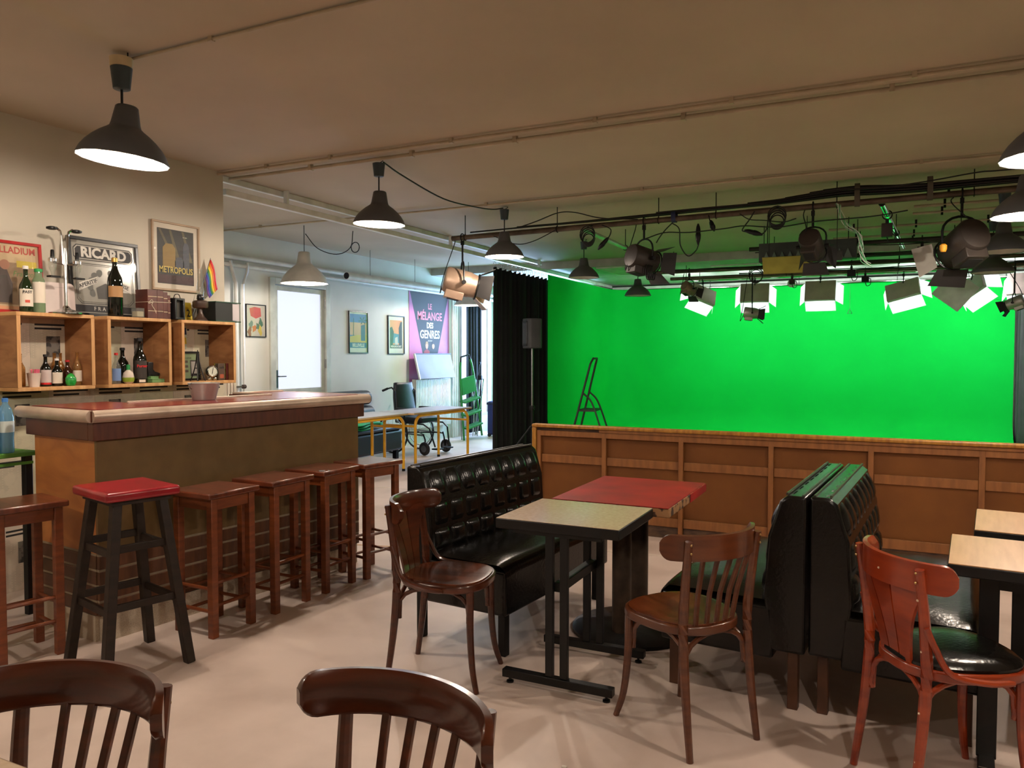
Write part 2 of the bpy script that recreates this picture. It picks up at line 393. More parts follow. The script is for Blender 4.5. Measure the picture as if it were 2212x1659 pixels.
def make_red_stool(loc, rz):
    t = thing('padded_stool', 'tall black-brown stool with splayed legs and red vinyl padded seat', 'stool', loc, rz)
    def top(u, v):
        a = (u-.5)*2; c = (v-.5)*2
        return (a*.185, c*.165, .825+.012*(1-abs(a)**4)*(1-abs(c)**4)-.018*(1-a*a)*.6)
    b = B().box(-.185, .185, -.165, .165, .785, .828); b.obj('seat_pad', m_redvinyl, t, .014, 3)
    B().box(-.155, .155, -.13, .13, .765, .786).obj('seat_board', m_dstool, t)
    f = lambda sx, sy, z: Vector((sx*(.125+.075*(.77-z)/.77), sy*(.10+.085*(.77-z)/.77), z))
    for sx in (-1, 1):
        for sy in (-1, 1): B().bar(f(sx, sy, 0), f(sx, sy, .77), .040, .046, up=(1, 0, 0)).obj('leg', m_dstool, t, .004)
    for z in (.30, .55):
        for sy in (-1, 1): B().bar(f(-1, sy, z), f(1, sy, z), .018, .034).obj('stretcher', m_dstool, t, .003)
    for z in (.24, .49):
        for sx in (-1, 1): B().bar(f(sx, -1, z+.08), f(sx, 1, z+.08), .018, .034).obj('stretcher', m_dstool, t, .003)
    return t
make_red_stool((-3.125, 2.375, 0), R(-14))

# ------------------------------------------------------------------ bentwood chairs (face +x)
def make_chair(name, label, wm, seatm, back, pad=False, nsp=5):
    t = thing(name, label, 'chair')
    def outline(k=1.0, n=36):
        o = []
        for i in range(n):
            a = 2*PI*i/n; c, s = math.cos(a), math.sin(a); e = 2.6
            r = (abs(c)**e+abs(s)**e)**(-1/e); x = r*c*.20; y = r*s*(.19+.02*c)
            o.append((x*k, y*k))
        return o
    B().prism(outline(), .418, .452).obj('seat_frame', wm, t, .007, 3)
    if pad:
        b = B(); oo = outline(.95); n = len(oo)
        vs = []; hs = [(1, .450), (1.0, .462), (.93, .474), (.75, .482), (.4, .486)]
        for k, z in hs: vs += [(x*k, y*k, z) for x, y in oo]
        fs = [(j*n+i, j*n+(i+1) % n, (j+1)*n+(i+1) % n, (j+1)*n+i) for j in range(len(hs)-1) for i in range(n)]
        fs.append(tuple((len(hs)-1)*n+i for i in range(n))); b.add(vs, fs); b.obj('seat_pad', seatm, t)
    else:
        b = B(); oo = outline(.93); n = len(oo); vs = []; hs = [(1, .4515), (1, .4575), (.9, .4585), (.6, .4545), (.2, .4525)]
        for k, z in hs: vs += [(x*k, y*k, z) for x, y in oo]
        fs = [(j*n+i, j*n+(i+1) % n, (j+1)*n+(i+1) % n, (j+1)*n+i) for j in range(len(hs)-1) for i in range(n)]
        fs.append(tuple((len(hs)-1)*n+i for i in range(n))); b.add(vs, fs); b.obj('seat_panel', seatm, t)
    for s in (-1, 1):
        pts = smooth([(-.225, s*.165, 0), (-.195, s*.160, .22), (-.178, s*.158, .44), (-.190, s*.162, .60), (-.214, s*.168, .775)], 5)
        rs = [.0125+.0055*min(1, i/8)-(.004*max(0, (i-12)/8)) for i in range(len(pts))]
        B().tube(pts, rs, 10).obj('back_post', wm, t)
        pts = smooth([(.150, s*.135, .43), (.152, s*.140, .25), (.165, s*.150, .10), (.190, s*.168, 0)], 5)
        B().tube(pts, [.0175-.006*i/(len(pts)-1) for i in range(len(pts))], 10).obj('front_leg', wm, t)
    # arched braces under the seat
    def brace(p, q, name='brace'):
        p, q = Vector(p), Vector(q); d = (q-p)
        pts = [p+Vector((0, 0, -.02))]+[p+d*(.5-.5*math.cos(PI*i/10))+Vector((0, 0, .118*math.sin(PI*i/10)**.6)) for i in range(11)]+[q+Vector((0, 0, -.02))]
        B().tube(pts, .0095, 8).obj(name, wm, t)
    for s in (-1, 1): brace((-.178, s*.143, .30), (.140, s*.122, .30))
    brace((.138, -.124, .30), (.138, .124, .30)); brace((-.172, -.145, .30), (-.172, .145, .30))
    # top rail: bent strip
    def rail(v, off=0):   # v -1..1
        a = v*R(66); rr = .24
        return Vector((-.262+rr*(1-math.cos(a))*.85+off, rr*math.sin(a), 0))
    b = B(); n = 34; vv_ = [math.sin(PI/2*(-1+2*i/n)) for i in range(n+1)]; rp = [rail(v) for v in vv_]
    sc = []
    for i in range(n+1):
        v = abs(vv_[i]); k = 1 if v < .84 else math.sqrt(max(.12, 1-((v-.84)/.165)**2))
        sc.append((1, k))
    zc = .748; hh = .046
    prof = [(-.010, -hh), (.004, -hh-.001), (.011, -hh+.01), (.011, hh-.012), (.004, hh), (-.010, hh-.002)]
    b.sweep([p+Vector((.016, 0, zc)) for p in rp], prof, scales=sc)
    b.obj('top_rail', wm, t, 0, ang=50)
    if back == 'spindle':
        for k in range(nsp):
            v = (k-(nsp-1)/2)/2; top = rail(v*.42); y0 = v*.088
            pts = [Vector((-.176+.012*abs(v)**2, y0, .435)), Vector((-.196+.01*abs(v)**2, y0+(top.y-y0)*.4, .57)), Vector((top.x+.012, top.y, zc-.03))]
            B().sweep(pts, [(-.0085, -.006), (.0085, -.006), (.0085, .006), (-.0085, .006)], up=(1, 0, 0)).obj('spindle', wm, t, .002)
    else:
        ns = 3
        for k in range(ns):
            vs = []; fs = []; m = 10
            for i in range(m+1):
                q = i/m; z = .435+q*(zc-.02-.435); w = .072+.052*q**2 if True else 0
                for e in (0, 1):
                    half = w*1.5; y = -half+(k+e)*w+(.0035 if e == 0 else -.0035)
                    y *= (.75+.25*q)
                    a = math.asin(max(-.95, min(.95, y/.24)))
                    xx = -.262+.24*(1-math.cos(a))*.85
                    xb = -.178+.25*y*y; x = xb+(xx+.014-xb)*q**1.3
                    vs += [(x-.005, y, z), (x+.005, y, z)]
            for i in range(m):
                a = i*4; c = a+4
                fs += [(a, a+1, c+1, c), (a+2, c+2, c+3, a+3), (a, c, c+2, a+2), (a+1, a+3, c+3, c+1)]
            fs += [(0, 2, 3, 1), (m*4, m*4+1, m*4+3, m*4+2)]
            B().add(vs, fs).obj('splat', wm, t)
        for s in (-1, 1):
            pts = smooth([(-.195, s*.178, .60), (-.170, s*.184, .54), (-.125, s*.196, .462), (-.03, s*.217, .440), (.06, s*.218, .437)], 5)
            B().tube(pts, [.009]+[.010]*(len(pts)-2)+[.007], 8).obj('side_stay', wm, t)
    m_screw = MATS.get('brass screw') or mat('brass screw', (196, 164, 110), .35, .9)
    for s in (-1, 1):
        for z in (.735, .764): B().sphere((-.226, s*.168, z), .0045, 8, 5).obj('screw', m_screw, t)
    return t
def put(o, loc, deg): o.location = loc; o.rotation_euler = (0, 0, R(deg)); return o
c1 = put(make_chair('bistro_chair', 'dark brown bentwood chair with slotted solid back beside the beige table', m_cwood, m_seat, 'fan'), (-1.74, 2.925, 0), 9)
c2 = put(make_chair('bistro_chair', 'brown spindle-back bentwood chair between beige table and back-to-back benches', m_cwood2, m_seat, 'spindle'), (-.69, 2.90, 0), 146)
c3 = put(make_chair('bistro_chair', 'orange-red bentwood chair with slotted back, chipped paint and black padded seat', m_rwood, m_leather, 'fan', True), (.195, 2.855, 0), 31)
cA = put(make_chair('bistro_chair', 'dark glossy spindle-back chair pushed up to the tan tabletop corner', m_cwood, m_seat, 'spindle', nsp=4), (-1.38, .79, 0), -78)
cB = place(cA, (-.822, 1.015, 0), R(-94), 'dark spindle-back chair standing alone on the open floor before the black banquette')
m_fleck = mat('bare wood chip', (226, 196, 166), .7)
for k, (x, y, z) in enumerate([(-.217, -.165, .68), (-.198, -.160, .52), (-.202, -.160, .33), (-.212, -.162, .18), (-.246, .06, .735), (-.256, -.02, .742)]):
    B().sphere((x, y, z), .004, 6, 4).obj('paint_chip', m_fleck, c3)

# ------------------------------------------------------------------ black banquettes (seat faces +x, length along y from 0 to L)
m_welt = mat('vinyl welt', (60, 54, 48), .3)
m_benchleg = mat('bench leg wood', (84, 50, 28), .5, c2=(60, 34, 18))
def make_bench(label, L=1.08, legm=None, group=None):
    t = thing('banquette', label, 'bench', group=group)
    # back shell
    pr = [(-.10, .24), (.03, .24), (.06, .46), (.045, .70), (.0, .845), (-.03, .868), (-.10, .868)]
    b = B(); n = len(pr)
    b.add([(x, y, z) for y in (0, L) for x, z in pr], [tuple(range(n)), tuple(range(n, 2*n))[::-1]]+[(i, n+i, n+(i+1) % n, (i+1) % n) for i in range(n)])
    b.obj('back_shell', m_leather, t, .012, 3)
    # tufted face
    rows = [(.45, .565), (.565, .70), (.70, .865)]; cols = 8
    def face(u, v):
        y = .025+u*(L-.05); z = .45+v*.418
        if z < .70: x = .062-.03*(z-.45)/.25
        else:
            q = (z-.70)/.168; x = .032-.085*q**2.2
        rr = rows[0] if z < rows[0][1] else rows[1] if z < rows[1][1] else rows[2]; z = min(z, .864)
        fz = (z-rr[0])/(rr[1]-rr[0]); fy = (u*cols) % 1
        pad = lambda f: 1-abs(2*f-1)**4.5
        puff = pad(fz)*pad(fy)
        if rr is rows[2]: puff = pad(min(fz, .5))*pad(fy)*(1 if fz < .75 else 1-(fz-.75)*1.2)
        nx, nz = (1, .1) if z < .72 else (.8, .55)
        d = -.012+.034*puff
        return (x+nx*d, y, z+nz*d)
    b = B().grid(cols*12, 42, face); b.obj('tufted_back', m_leather, t, ang=80)
    # top welt
    B().tube([(-.025, .02, .872), (-.025, L-.02, .872)], .006, 6).obj('welt', m_welt, t)
    B().tube([(-.085, .02, .868), (-.085, L-.02, .868)], .006, 6).obj('welt', m_welt, t)
    # seat: rounded pad and front panel
    b = B()
    def seat(u, v):
        y = .0+v*L; e = 1-abs(2*v-1)**8
        if u < .75:
            q = u/.75; x = .04+q*.40; z = .455+.018*math.sin(PI*min(1, q*1.05))*e
        else:
            q = (u-.75)/.25; a = q*PI/2; x = .44+.05*math.sin(a); z = .40+.055*math.cos(a)
        return (x, y, z-(1-e)*.012)
    b.grid(24, 20, seat)
    b.obj('seat_pad', m_leather, t, ang=80)
    B().box(.02, .487, 0, L, .205, .415).obj('seat_box', m_leather, t, .012, 3)
    for x in (-.05, .44):
        for y in (.06, L-.06): B().box(x-.02, x+.02, y-.02, y+.02, 0, .24 if x < 0 else .21).obj('leg', legm or m_black, t, .003)
    return t
b1 = put(make_bench('black tufted vinyl banquette behind the slotted-back chair and beige table', 1.12), (-2.055, 3.20, 0), -6)
b2 = put(make_bench('black tufted banquette of the back-to-back pair, facing the red table', 1.08, m_benchleg, 'back-to-back banquettes'), (-.289, 4.26, 0), 180-4.5)
b3 = put(make_bench('black tufted banquette of the back-to-back pair, facing the oak tables', 1.08, m_benchleg, 'back-to-back banquettes'), (-.163, 3.185, 0), -4.5)

# ------------------------------------------------------------------ tables
def t_table(label, x0, x1, y0, y1, z, topm, edgem):
    t = thing('bistro_table', label, 'table', ((x0+x1)/2, (y0+y1)/2, 0)); w = (x1-x0)/2; d = (y1-y0)/2
    B().box(-w, w, -d, d, z-.045, z-.002).obj('table_edge', edgem, t, .004)
    B().box(-w+.003, w-.003, -d+.003, d-.003, z-.002, z).obj('tabletop', topm, t)
    for sy in (-1, 1):
        y = sy*(d-.012) if sy < 0 else sy*(d-.055)
        y = sy*.225
        f = B().box(-.25, .25, y-.02, y+.02, .025, .06).obj('foot', m_black, t, .003)
        for sx in (-1, 1):
            B().lathe([(.016, 0), (.016, .008), (.006, .012), (.006, .026)], 10, (sx*.22, y, 0)).obj('levelling_pad', m_black, f)
            B().box(sx*.033-.017, sx*.033+.017, y-.012, y+.012, .06, z-.06).obj('upright', m_black, t, .002)
        B().box(-.2, .2, y-.014, y+.014, z-.06, z-.045).obj('top_bracket', m_black, t)
    B().box(-.02, .02, -.213, .213, .42, .46).obj('crossbar', m_black, t, .002)
    return t
t_table('small square table with beige laminate top on black twin-post metal legs', -1.512, -.955, 2.937, 3.437, .72, m_beige, m_black)
# red table on two pedestal columns
t = thing('bistro_table', 'worn red table with chipped edge on two brown pedestal columns', 'table', (-1.175, 3.84, 0))
B().box(-.29, .29, -.385, .40, .675, .718).obj('table_edge', m_chip, t, .004)
B().box(-.292, .287, -.388, .398, .718, .721).obj('tabletop', m_redlam, t)
B().box(.285, .2935, .03, .40, .677, .717).obj('edge_band', m_redlam, t)
for sy in (-1, 1):
    B().cyl((.0, .15*sy-.03, .03), (.0, .15*sy-.03, .675), .048, n=18).obj('column', m_rust, t)
    B().box(-.16, .16, .15*sy-.06, .15*sy, .66, .676).obj('top_bracket', m_black, t)
b = B(); b.lathe([(.30, 0), (.30, .018), (.27, .035), (.10, .055), (.05, .06)], 30, (0, -.03, 0)); b.obj('base', m_black, t)
# oak laminate tables on the right
def oak_table(label, loc, rz, ux=.175, uy=-.118):
    t = thing('bistro_table', label, 'table', loc, rz, 'oak laminate tables')
    B().box(-.30, .30, -.25, .25, .677, .716).obj('table_edge', m_black, t, .004)
    B().box(-.297, .297, -.247, .247, .716, .719).obj('tabletop', m_oaklam, t)
    for sx in (-1, 1):
        B().box(sx*ux-.03, sx*ux+.03, uy-.022, uy+.022, .03, .68).obj('upright', m_black, t, .003)
        f = B().box(sx*ux-.026, sx*ux+.026, -.25, -.06, .012, .04).obj('foot', m_black, t, .008)
        B().box(sx*ux-.022, sx*ux+.022, -.24, -.07, .04, .043).obj('chrome_strip', m_chrome, f)
    B().box(-ux+.03, ux-.03, uy-.02, uy+.02, .62, .66).obj('crossbar', m_black, t)
    return t
oak_table('oak laminate table on a black frame right in front of the orange-red chair', (.515, 3.185, 0), R(-5))
oak_table('oak laminate table standing between the orange-red chair\'s table and the panelled divider', (.65, 3.80, 0), R(-6), .13, 0)
# tan table in the corner below the camera
t = thing('bistro_table', 'tan tabletop corner beside the glossy dark chair', 'table', (-1.42, .43, 0))
B().box(-.36, .36, -.345, .345, .70, .737).obj('tabletop', m_beige, t, .006)
B().cyl((-.08, -.16, .02), (-.08, -.16, .70), .04).obj('column', m_black, t)
B().lathe([(.18, 0), (.18, .012), (.05, .04)], 28, (-.08, -.16, 0)).obj('base', m_black, t)

# ------------------------------------------------------------------ panelled wooden divider
m_hard = mat('hardboard panel', (110, 66, 22), .65, spec=.3, c2=(98, 57, 18), scale=3)
m_batten = mat('pine batten', (138, 88, 42), .5, c2=(118, 72, 32), scale=4, st=(6, 1, 1))
m_cap = mat('ochre varnished cap', (176, 124, 42), .4, c2=(140, 90, 30), scale=5, st=(8, 1, 1))
m_plinth = mat('scuffed dark plinth', (88, 64, 44), .8, c2=(52, 36, 26), scale=9, st=(1, 1, 3))
dv = thing('panelled_divider', 'low wooden divider of framed brown panels with ochre cap rail', 'divider', (-2.62, 5.85, 0))
xs = [0.02, .59, 1.21, 1.87, 2.53, 3.19, 3.85, 4.51]
LD = 4.56
for i in range(len(xs)-1):
    B().box(xs[i], xs[i+1], .02, .03, .10, .80).obj('panel', m_hard, dv)
    vs = []
    B().box(xs[i]+.02, xs[i+1]-.018, .004, .02, .535, .60).obj('mid_rail', m_batten, dv, .003)
    B().box(xs[i]+.02, xs[i+1]-.018, .0, .02, .09, .16).obj('bottom_rail', m_batten, dv, .003)
for x in xs: B().box(x-.018, x+.018, -.012, .03, .0, .80).obj('post', m_batten, dv, .003)
B().box(0, LD, -.01, .03, .755, .80).obj('top_rail', m_batten, dv, .003)
B().box(.55, LD, -.02, .03, .80, .825).obj('moulding', m_batten, dv, .005)
B().box(.0, .55, .0, .03, .80, .825).obj('moulding', m_plinth, dv)
cp = B(); cp.sweep([(-.02, .0, 0), (-.02, .0, .80), (-.012, .0, .832), (.012, .0, .845), (.05, .0, .846), (LD, .0, .846)], [(-.03, -.014), (.03, -.014), (.03, .006), (.022, .014), (-.022, .014), (-.03, .006)], up=(0, 1, 0)); 
cp = B().box(-.035, LD, -.035, .045, .825, .853); cp.obj('cap_rail', m_cap, dv, .009, 3)
B().box(-.035, .0, -.03, .04, 0, .825).obj('end_post', m_cap, dv, .008)
for i in range(len(xs)-1): B().box(xs[i]+.02, xs[i+1]-.02, .01, .03, .0, .09).obj('plinth_board', m_plinth, dv, .003)

# ------------------------------------------------------------------ pendant lamps
m_shade = mat('dark grey shade', (82, 83, 84), .5, c2=(74, 75, 76), scale=3)
m_alu = mat('aluminium shade', (206, 202, 192), .35, .35)
m_lining = mat('white shade lining', (240, 236, 228), .6)
m_cup = mat('grey plastic cup', (60, 74, 80), .4)
m_cream = mat('cream plastic', (206, 188, 150), .5)
m_bulb = emat('warm bulb', (255, 214, 170), 40)
m_bulboff = mat('bulb off', (220, 216, 205), .3)
WARM = (1, .86, .73); NEUT = (1, .90, .80)
def pendant(label, x, y, zc, rim, dia, lit, alu=False, rot=0, tilt=(0, 0), cream=False, col=WARM, k=1.0, group='pendant lamps'):
    t = thing('pendant_lamp', label, 'lamp', (x, y, zc), rot, group)
    s = dia/.38; zb = rim-zc
    sm = m_alu if alu else m_shade
    # profile of the shade outside, from rim up to the neck
    pr = [(.190, 0), (.186, .012), (.176, .035), (.158, .062), (.132, .090), (.104, .114), (.078, .132), (.066, .142), (.063, .150), (.060, .16), (.052, .205), (.047, .232), (.040, .238), (.012, .240)]
    pr = [(r*s, z*s) for r, z in pr]
    if alu: pr = [(r, z*1.08) for r, z in pr]
    mt = Matrix.Translation((0, 0, zb)) @ Euler((R(tilt[0]), R(tilt[1]), 0)).to_matrix().to_4x4()
    b = B().lathe(pr[:-1]+[(.0001, pr[-1][1])], 40).add([], []); b.f = [f for f in b.f if len(f) == 4]; b.xf(mt)
    sh = b.obj('shade', sm, t, ang=50)
    inn = [(max(r-.004, .001), z+.001) for r, z in pr[:-4]]
    b = B().lathe(inn, 40); b.f = [f for f in b.f if len(f) == 4]; b.xf(mt); b.obj('shade_lining', m_lining, sh, ang=60)
    b = B().tube(arc((0, 0, 0), .190*s, 0, 337.5, 15), .003, 5, True).xf(mt); b.obj('rim_bead', sm, sh)
    b = B().lathe([(.001, .075*s), (.03*s, .082*s), (.04*s, .11*s), (.03*s, .145*s), (.018*s, .18*s), (.016*s, .22*s)], 16).xf(mt)
    b.obj('bulb', m_bulb if lit else m_bulboff, t)
    ztop = zb+pr[-1][1]
    cupz = -.03 if not cream else -.075
    if not alu:
        B().lathe([(.030*s, -.095*s), (.036*s, -.092*s), (.046*s, 0)], 18, (0, 0, cupz)).obj('ceiling_cup', m_cup, t)
        B().cyl((0, 0, ztop-.005), (0, 0, cupz-.09*s), .0055*s, n=8).obj('cord', m_cable, t)
        if cream: B().lathe([(.044, 0), (.05, .002), (.052, .045), (.03, .05)], 18, (0, 0, cupz)).obj('cup_extension', m_cream, t)
        B().tube(smooth([(.01, 0, cupz+.005), (.03, .01, cupz+.02), (.02, .02, 0.0)], 4), .003, 6).obj('ceiling_lead', m_cable, t)
    else:
        B().cyl((0, 0, ztop-.005), (0, 0, 0), .004, n=8).obj('cord', m_cable, t)
    if lit:
        light('pendant_light', 'POINT', tuple(mt @ Vector((0, 0, -.002*s))), LAMP_W*k, col, t, size=.03)
    return t
P = 'pendant lamps'
pendant('lit dark grey pendant lamp tilted on a cream cup above the bar', -3.27, 2.50, ZC, 2.345, .405, True, cream=True, tilt=(-2.2, 5))
pendant('lit dark grey pendant lamp over the row of bar stools', -3.36, 4.67, ZC, 2.38, .38, True, tilt=(0, 2))
pendant('large lit aluminium pendant lamp in front of the glazed door', -5.79, 6.65, ZC, 2.215, .51, True, alu=True, col=NEUT, k=.6)
pendant('lit dark grey pendant lamp hanging at the end of the black cable pipe', -3.33, 6.66, ZC, 2.37, .38, True)
pendant('unlit dark grey pendant lamp hanging over the stage beside the coiled cable', -3.38, 8.95, ZC, 2.38, .38, False)
pendant('unlit dark grey pendant lamp hanging nearest the green backdrop corner', -3.27, 10.9-.03, ZC-.11 if False else ZC, 2.29, .38, False)
pendant('lit aluminium pendant lamp next to the black stage curtain and tall window', -5.79, 10.35, ZC, 2.19, .44, True, alu=True, col=NEUT)
pendant('lit dark grey pendant lamp above the second oak table', .66, 4.25, ZC, 2.32, .42, True)
pendant('lit dark grey pendant lamp over the panelled divider', .80, 5.95, ZC, 2.32, .42, True)
pendant('unlit dark grey pendant lamp hanging right of the big black spotlight', .89, 7.89, ZC, 2.32, .40, False)
pendant('unlit dark grey pendant lamp hanging lowest among the studio pipes', .98, 9.50, ZC, 2.29, .40, False)
# the same row goes on over the part of the room behind the camera
pendant('lit dark grey pendant lamp over the room behind the foreground chairs, bar side', -3.27, .3, ZC, 2.34, .38, True)
pendant('lit dark grey pendant lamp over the near end of the room, oak table side', .66, 2.3, ZC, 2.32, .38, True)
pendant('lit dark grey pendant lamp over the near end of the room, far corner', .66, .2, ZC, 2.32, .38, True)

# ------------------------------------------------------------------ green backdrop, rail and curtains
gs = thing('green_backdrop', 'huge chroma green cloth backdrop sweeping onto the floor', 'backdrop')
plan = [Vector((-4.64, y, 0)) for y in (10.75, 11.5, 12.3, 13.0)]+[Vector((-4.14, 13.5, 0))+Vector((-.5*math.cos(R(a)), .5*math.sin(R(a)), 0)) for a in (0, 18, 36, 54, 72, 90)]+[Vector((x, 14.0, 0)) for x in (-3.2, -2, -1, 0, 1.0, 1.75)]
nrm = []
for i in range(len(plan)):
    tdir = (plan[min(i+1, len(plan)-1)]-plan[max(i-1, 0)]).normalized(); nrm.append(Vector((tdir.y, -tdir.x, 0)))
prof = [(0, 2.645), (0, 2.0), (0, 1.4), (0, .9), (0, .45)]+[(.45*(1-math.cos(R(a))), .45*(1-math.sin(R(a)))+.006) for a in (15, 30, 45, 60, 75, 90)]
vs = [plan[i]+nrm[i]*d+Vector((0, 0, z)) for i in range(len(plan)) for d, z in prof]; k = len(prof)
B().add(vs, [(i*k+j, (i+1)*k+j, (i+1)*k+j+1, i*k+j+1) for i in range(len(plan)-1) for j in range(k-1)]).obj('backdrop_wall', m_green, gs, ang=70)
B().box(-4.2, 1.72, 9.2, 13.56, .001, .0055).obj('backdrop_floor', m_green, gs)
rail = thing('curtain_rail', 'white ceiling rail carrying the black curtain and green backdrop', 'rail')
m_rail = mat('white rail', (236, 236, 230), .4)
B().box(-4.745, -4.695, 4.50, 13.95, 2.685, 2.735).obj('rail_length', m_rail, rail, .004)
B().box(-4.695, 2.2, 13.97, 14.02, 2.655, 2.705).obj('rail_length', m_rail, rail, .004)
B().box(-4.80, -4.76, 4.50, 10.8, 2.80, 2.85).obj('cable_trunking', m_rail, rail, .004)
for y in (5.2, 6.6, 8.0, 9.4, 10.6): B().box(-4.74, -4.70, y-.012, y+.012, 2.735, ZC).obj('rail_hanger', m_rail, rail)
for y in (11.6, 12.8): B().box(-4.735, -4.705, y-.012, y+.012, 2.735, ZD).obj('rail_hanger', m_rail, rail)
def curtain(label, pts, z0, z1, folds, amp, m, name='stage_curtain', rings=0, hookm=None):
    t = thing(name, label, 'curtain')
    P_ = [Vector(p) for p in pts]; n = folds*8; seg = len(P_)-1
    def at(u):
        q = u*seg; i = min(int(q), seg-1); return P_[i].lerp(P_[i+1], q-i), (P_[i+1]-P_[i]).normalized()
    def fn(u, v):
        p, d = at(u); nn = Vector((d.y, -d.x, 0)); w = math.sin(u*folds*2*PI)*amp*(1-.35*v)+.4*amp*math.sin(u*folds*4.7*PI+1)
        return p+nn*w+d*(.3*amp*math.cos(u*folds*4*PI))+Vector((0, 0, z0+v*(z1-z0)-.012*(1+math.cos(u*folds*2*PI))*v))
    B().grid(n, 10, fn).obj('cloth', m, t, ang=180, solid=.004)
    for i in range(rings):
        p, d = at((i+.5)/rings)
        B().tube(arc(p+Vector((0, 0, z1+.03)), .035, 0, 330, 11, (0, 1, 0) if abs(d.y) > .5 else (1, 0, 0), (0, 0, 1)), .003, 6, True).obj('curtain_ring', hookm, t)
    return t
curtain('heavy black velvet stage curtain hung from rings on the white rail', [(-4.70, 9.05, 0), (-4.72, 10.0, 0), (-4.70, 10.88, 0)], .03, 2.60, 12, .045, m_blackcloth, rings=14, hookm=m_chrome)
curtain('dark curtain drawn half across the tall window', [(XD+.14, 11.80, 0), (XD+.16, 12.35, 0)], .05, 2.34, 5, .03, mat('dark navy cloth', (22, 24, 32), .9), 'window_curtain')
curtain('grey curtain hanging at the open edge of the green backdrop', [(1.80, 14.05, 0), (1.86, 13.4, 0), (2.0, 12.6, 0), (2.3, 12.0, 0)], .02, 2.60, 9, .04, m_greycloth, 'studio_curtain')

# ------------------------------------------------------------------ studio pipe grid
def pipe_hook(parent, r, perp=(0, 1, 0), off=(0, 0, 0), name='hook_clamp'):
    b = B().tube([Vector(off)+Vector(perp)*(r+.013)*math.cos(R(a))+Vector((0, 0, (r+.013)*math.sin(R(a)))) for a in range(-80, 261, 20)], .006, 6)
    b.box(off[0]-.014, off[0]+.014, off[1]-.014, off[1]+.014, off[2]-r-.05, off[2]-r-.008)
    return b.obj(name, m_black, parent)
def zp(x): return 2.625+(x+4.05)*.075/7.65
m_tubes = mat('dull scaffold tube', (110, 96, 82), .45, .6, c2=(86, 74, 62), scale=10)
m_tubed = mat('dark scaffold tube', (48, 44, 40), .45, .4)
def pipe(label, p, q, r, m, rods=(), group='studio ceiling pipes', zc=ZC):
    t = thing('lighting_pipe', label, 'pipe', group=group)
    b = B(); p = Vector(p); q = Vector(q)
    n = 16; d = (q-p).normalized()
    b.cyl(p, q, r, n=n); b.obj('tube', m, t)
    for end, sgn in ((p, -1), (q, 1)):
        B().cyl(end+d*sgn*.0005, end+d*sgn*.001, r*.8, n=12).obj('end_bore', m_blackm, t)
    for u in rods:
        c = p.lerp(q, u)
        ro = B().cyl(c+Vector((0, 0, -.03)), (c.x, c.y, zc-.001 if c.y < 10.9 else ZD-.001), .0045, n=6).obj('hanging_rod', m_black, t)
        B().tube(arc(c, r*1.18, 0, 330, 11, (0, 1, 0) if abs(d.x) > .5 else (1, 0, 0), (0, 0, 1)), .004, 6, True).obj('pipe_clamp', m_black, t)
    return t
pipe('long grey scaffold tube wrapped with black cables across the room', (-4.05, 6.9, 2.625), (3.6, 6.9, 2.70), .026, m_tubes, (.02, .153, .283, .35, .478, .605, .75, .9))
pipe('cross tube running back from beside the coiled cable', (-2.66, 7.0, 2.64), (-2.69, 8.6, 2.64), .024, mat('pale tube', (186, 190, 182), .35, .6), (.9,))
pipe('bright cross tube running back right of the middle spotlight', (-.06, 7.01, 2.66), (.14, 9.9, 2.66), .026, m_chrome, (.6,))
for i, (y, z, m, lb) in enumerate([(8.9, 2.60, m_tubed, 'dark tube holding the pleated heater unit'), (9.75, 2.57, m_tubed, 'dark tube just behind the yellow board'), (10.55, 2.57, m_tubes, 'brown grey tube under the lowered ceiling edge'), (11.3, 2.55, m_tubes, 'brown grey tube in front of the lit fluorescent banks'), (12.2, 2.61, m_chrome, 'bright tube carrying the lit fluorescent banks'), (13.0, 2.55, m_chrome, 'bright tube right before the green backdrop')]):
    pipe(lb, (-2.9 if y > 10 else -1.4, y, z), (1.74, y, z), .024, m, (.05, .35, .65, .95))
# flat aluminium battens fixed under the ceiling over the stage
for i, y in enumerate((7.6, 8.1, 8.5, 9.2, 9.9, 10.4)):
    t = thing('ceiling_rail', 'thin painted conduit clipped under the stage ceiling', 'rail', group='thin conduits over the stage')
    x0 = .2 if y < 9 else -.6
    B().cyl((x0, y, 2.80), (3.5, y, 2.80), .014, n=8).obj('conduit', m_pipe, t)
    for x in (x0+.25, x0+.85, x0+1.5): B().box(x-.01, x+.01, y-.012, y+.012, 2.77, ZC).obj('conduit_clip', m_black, t)

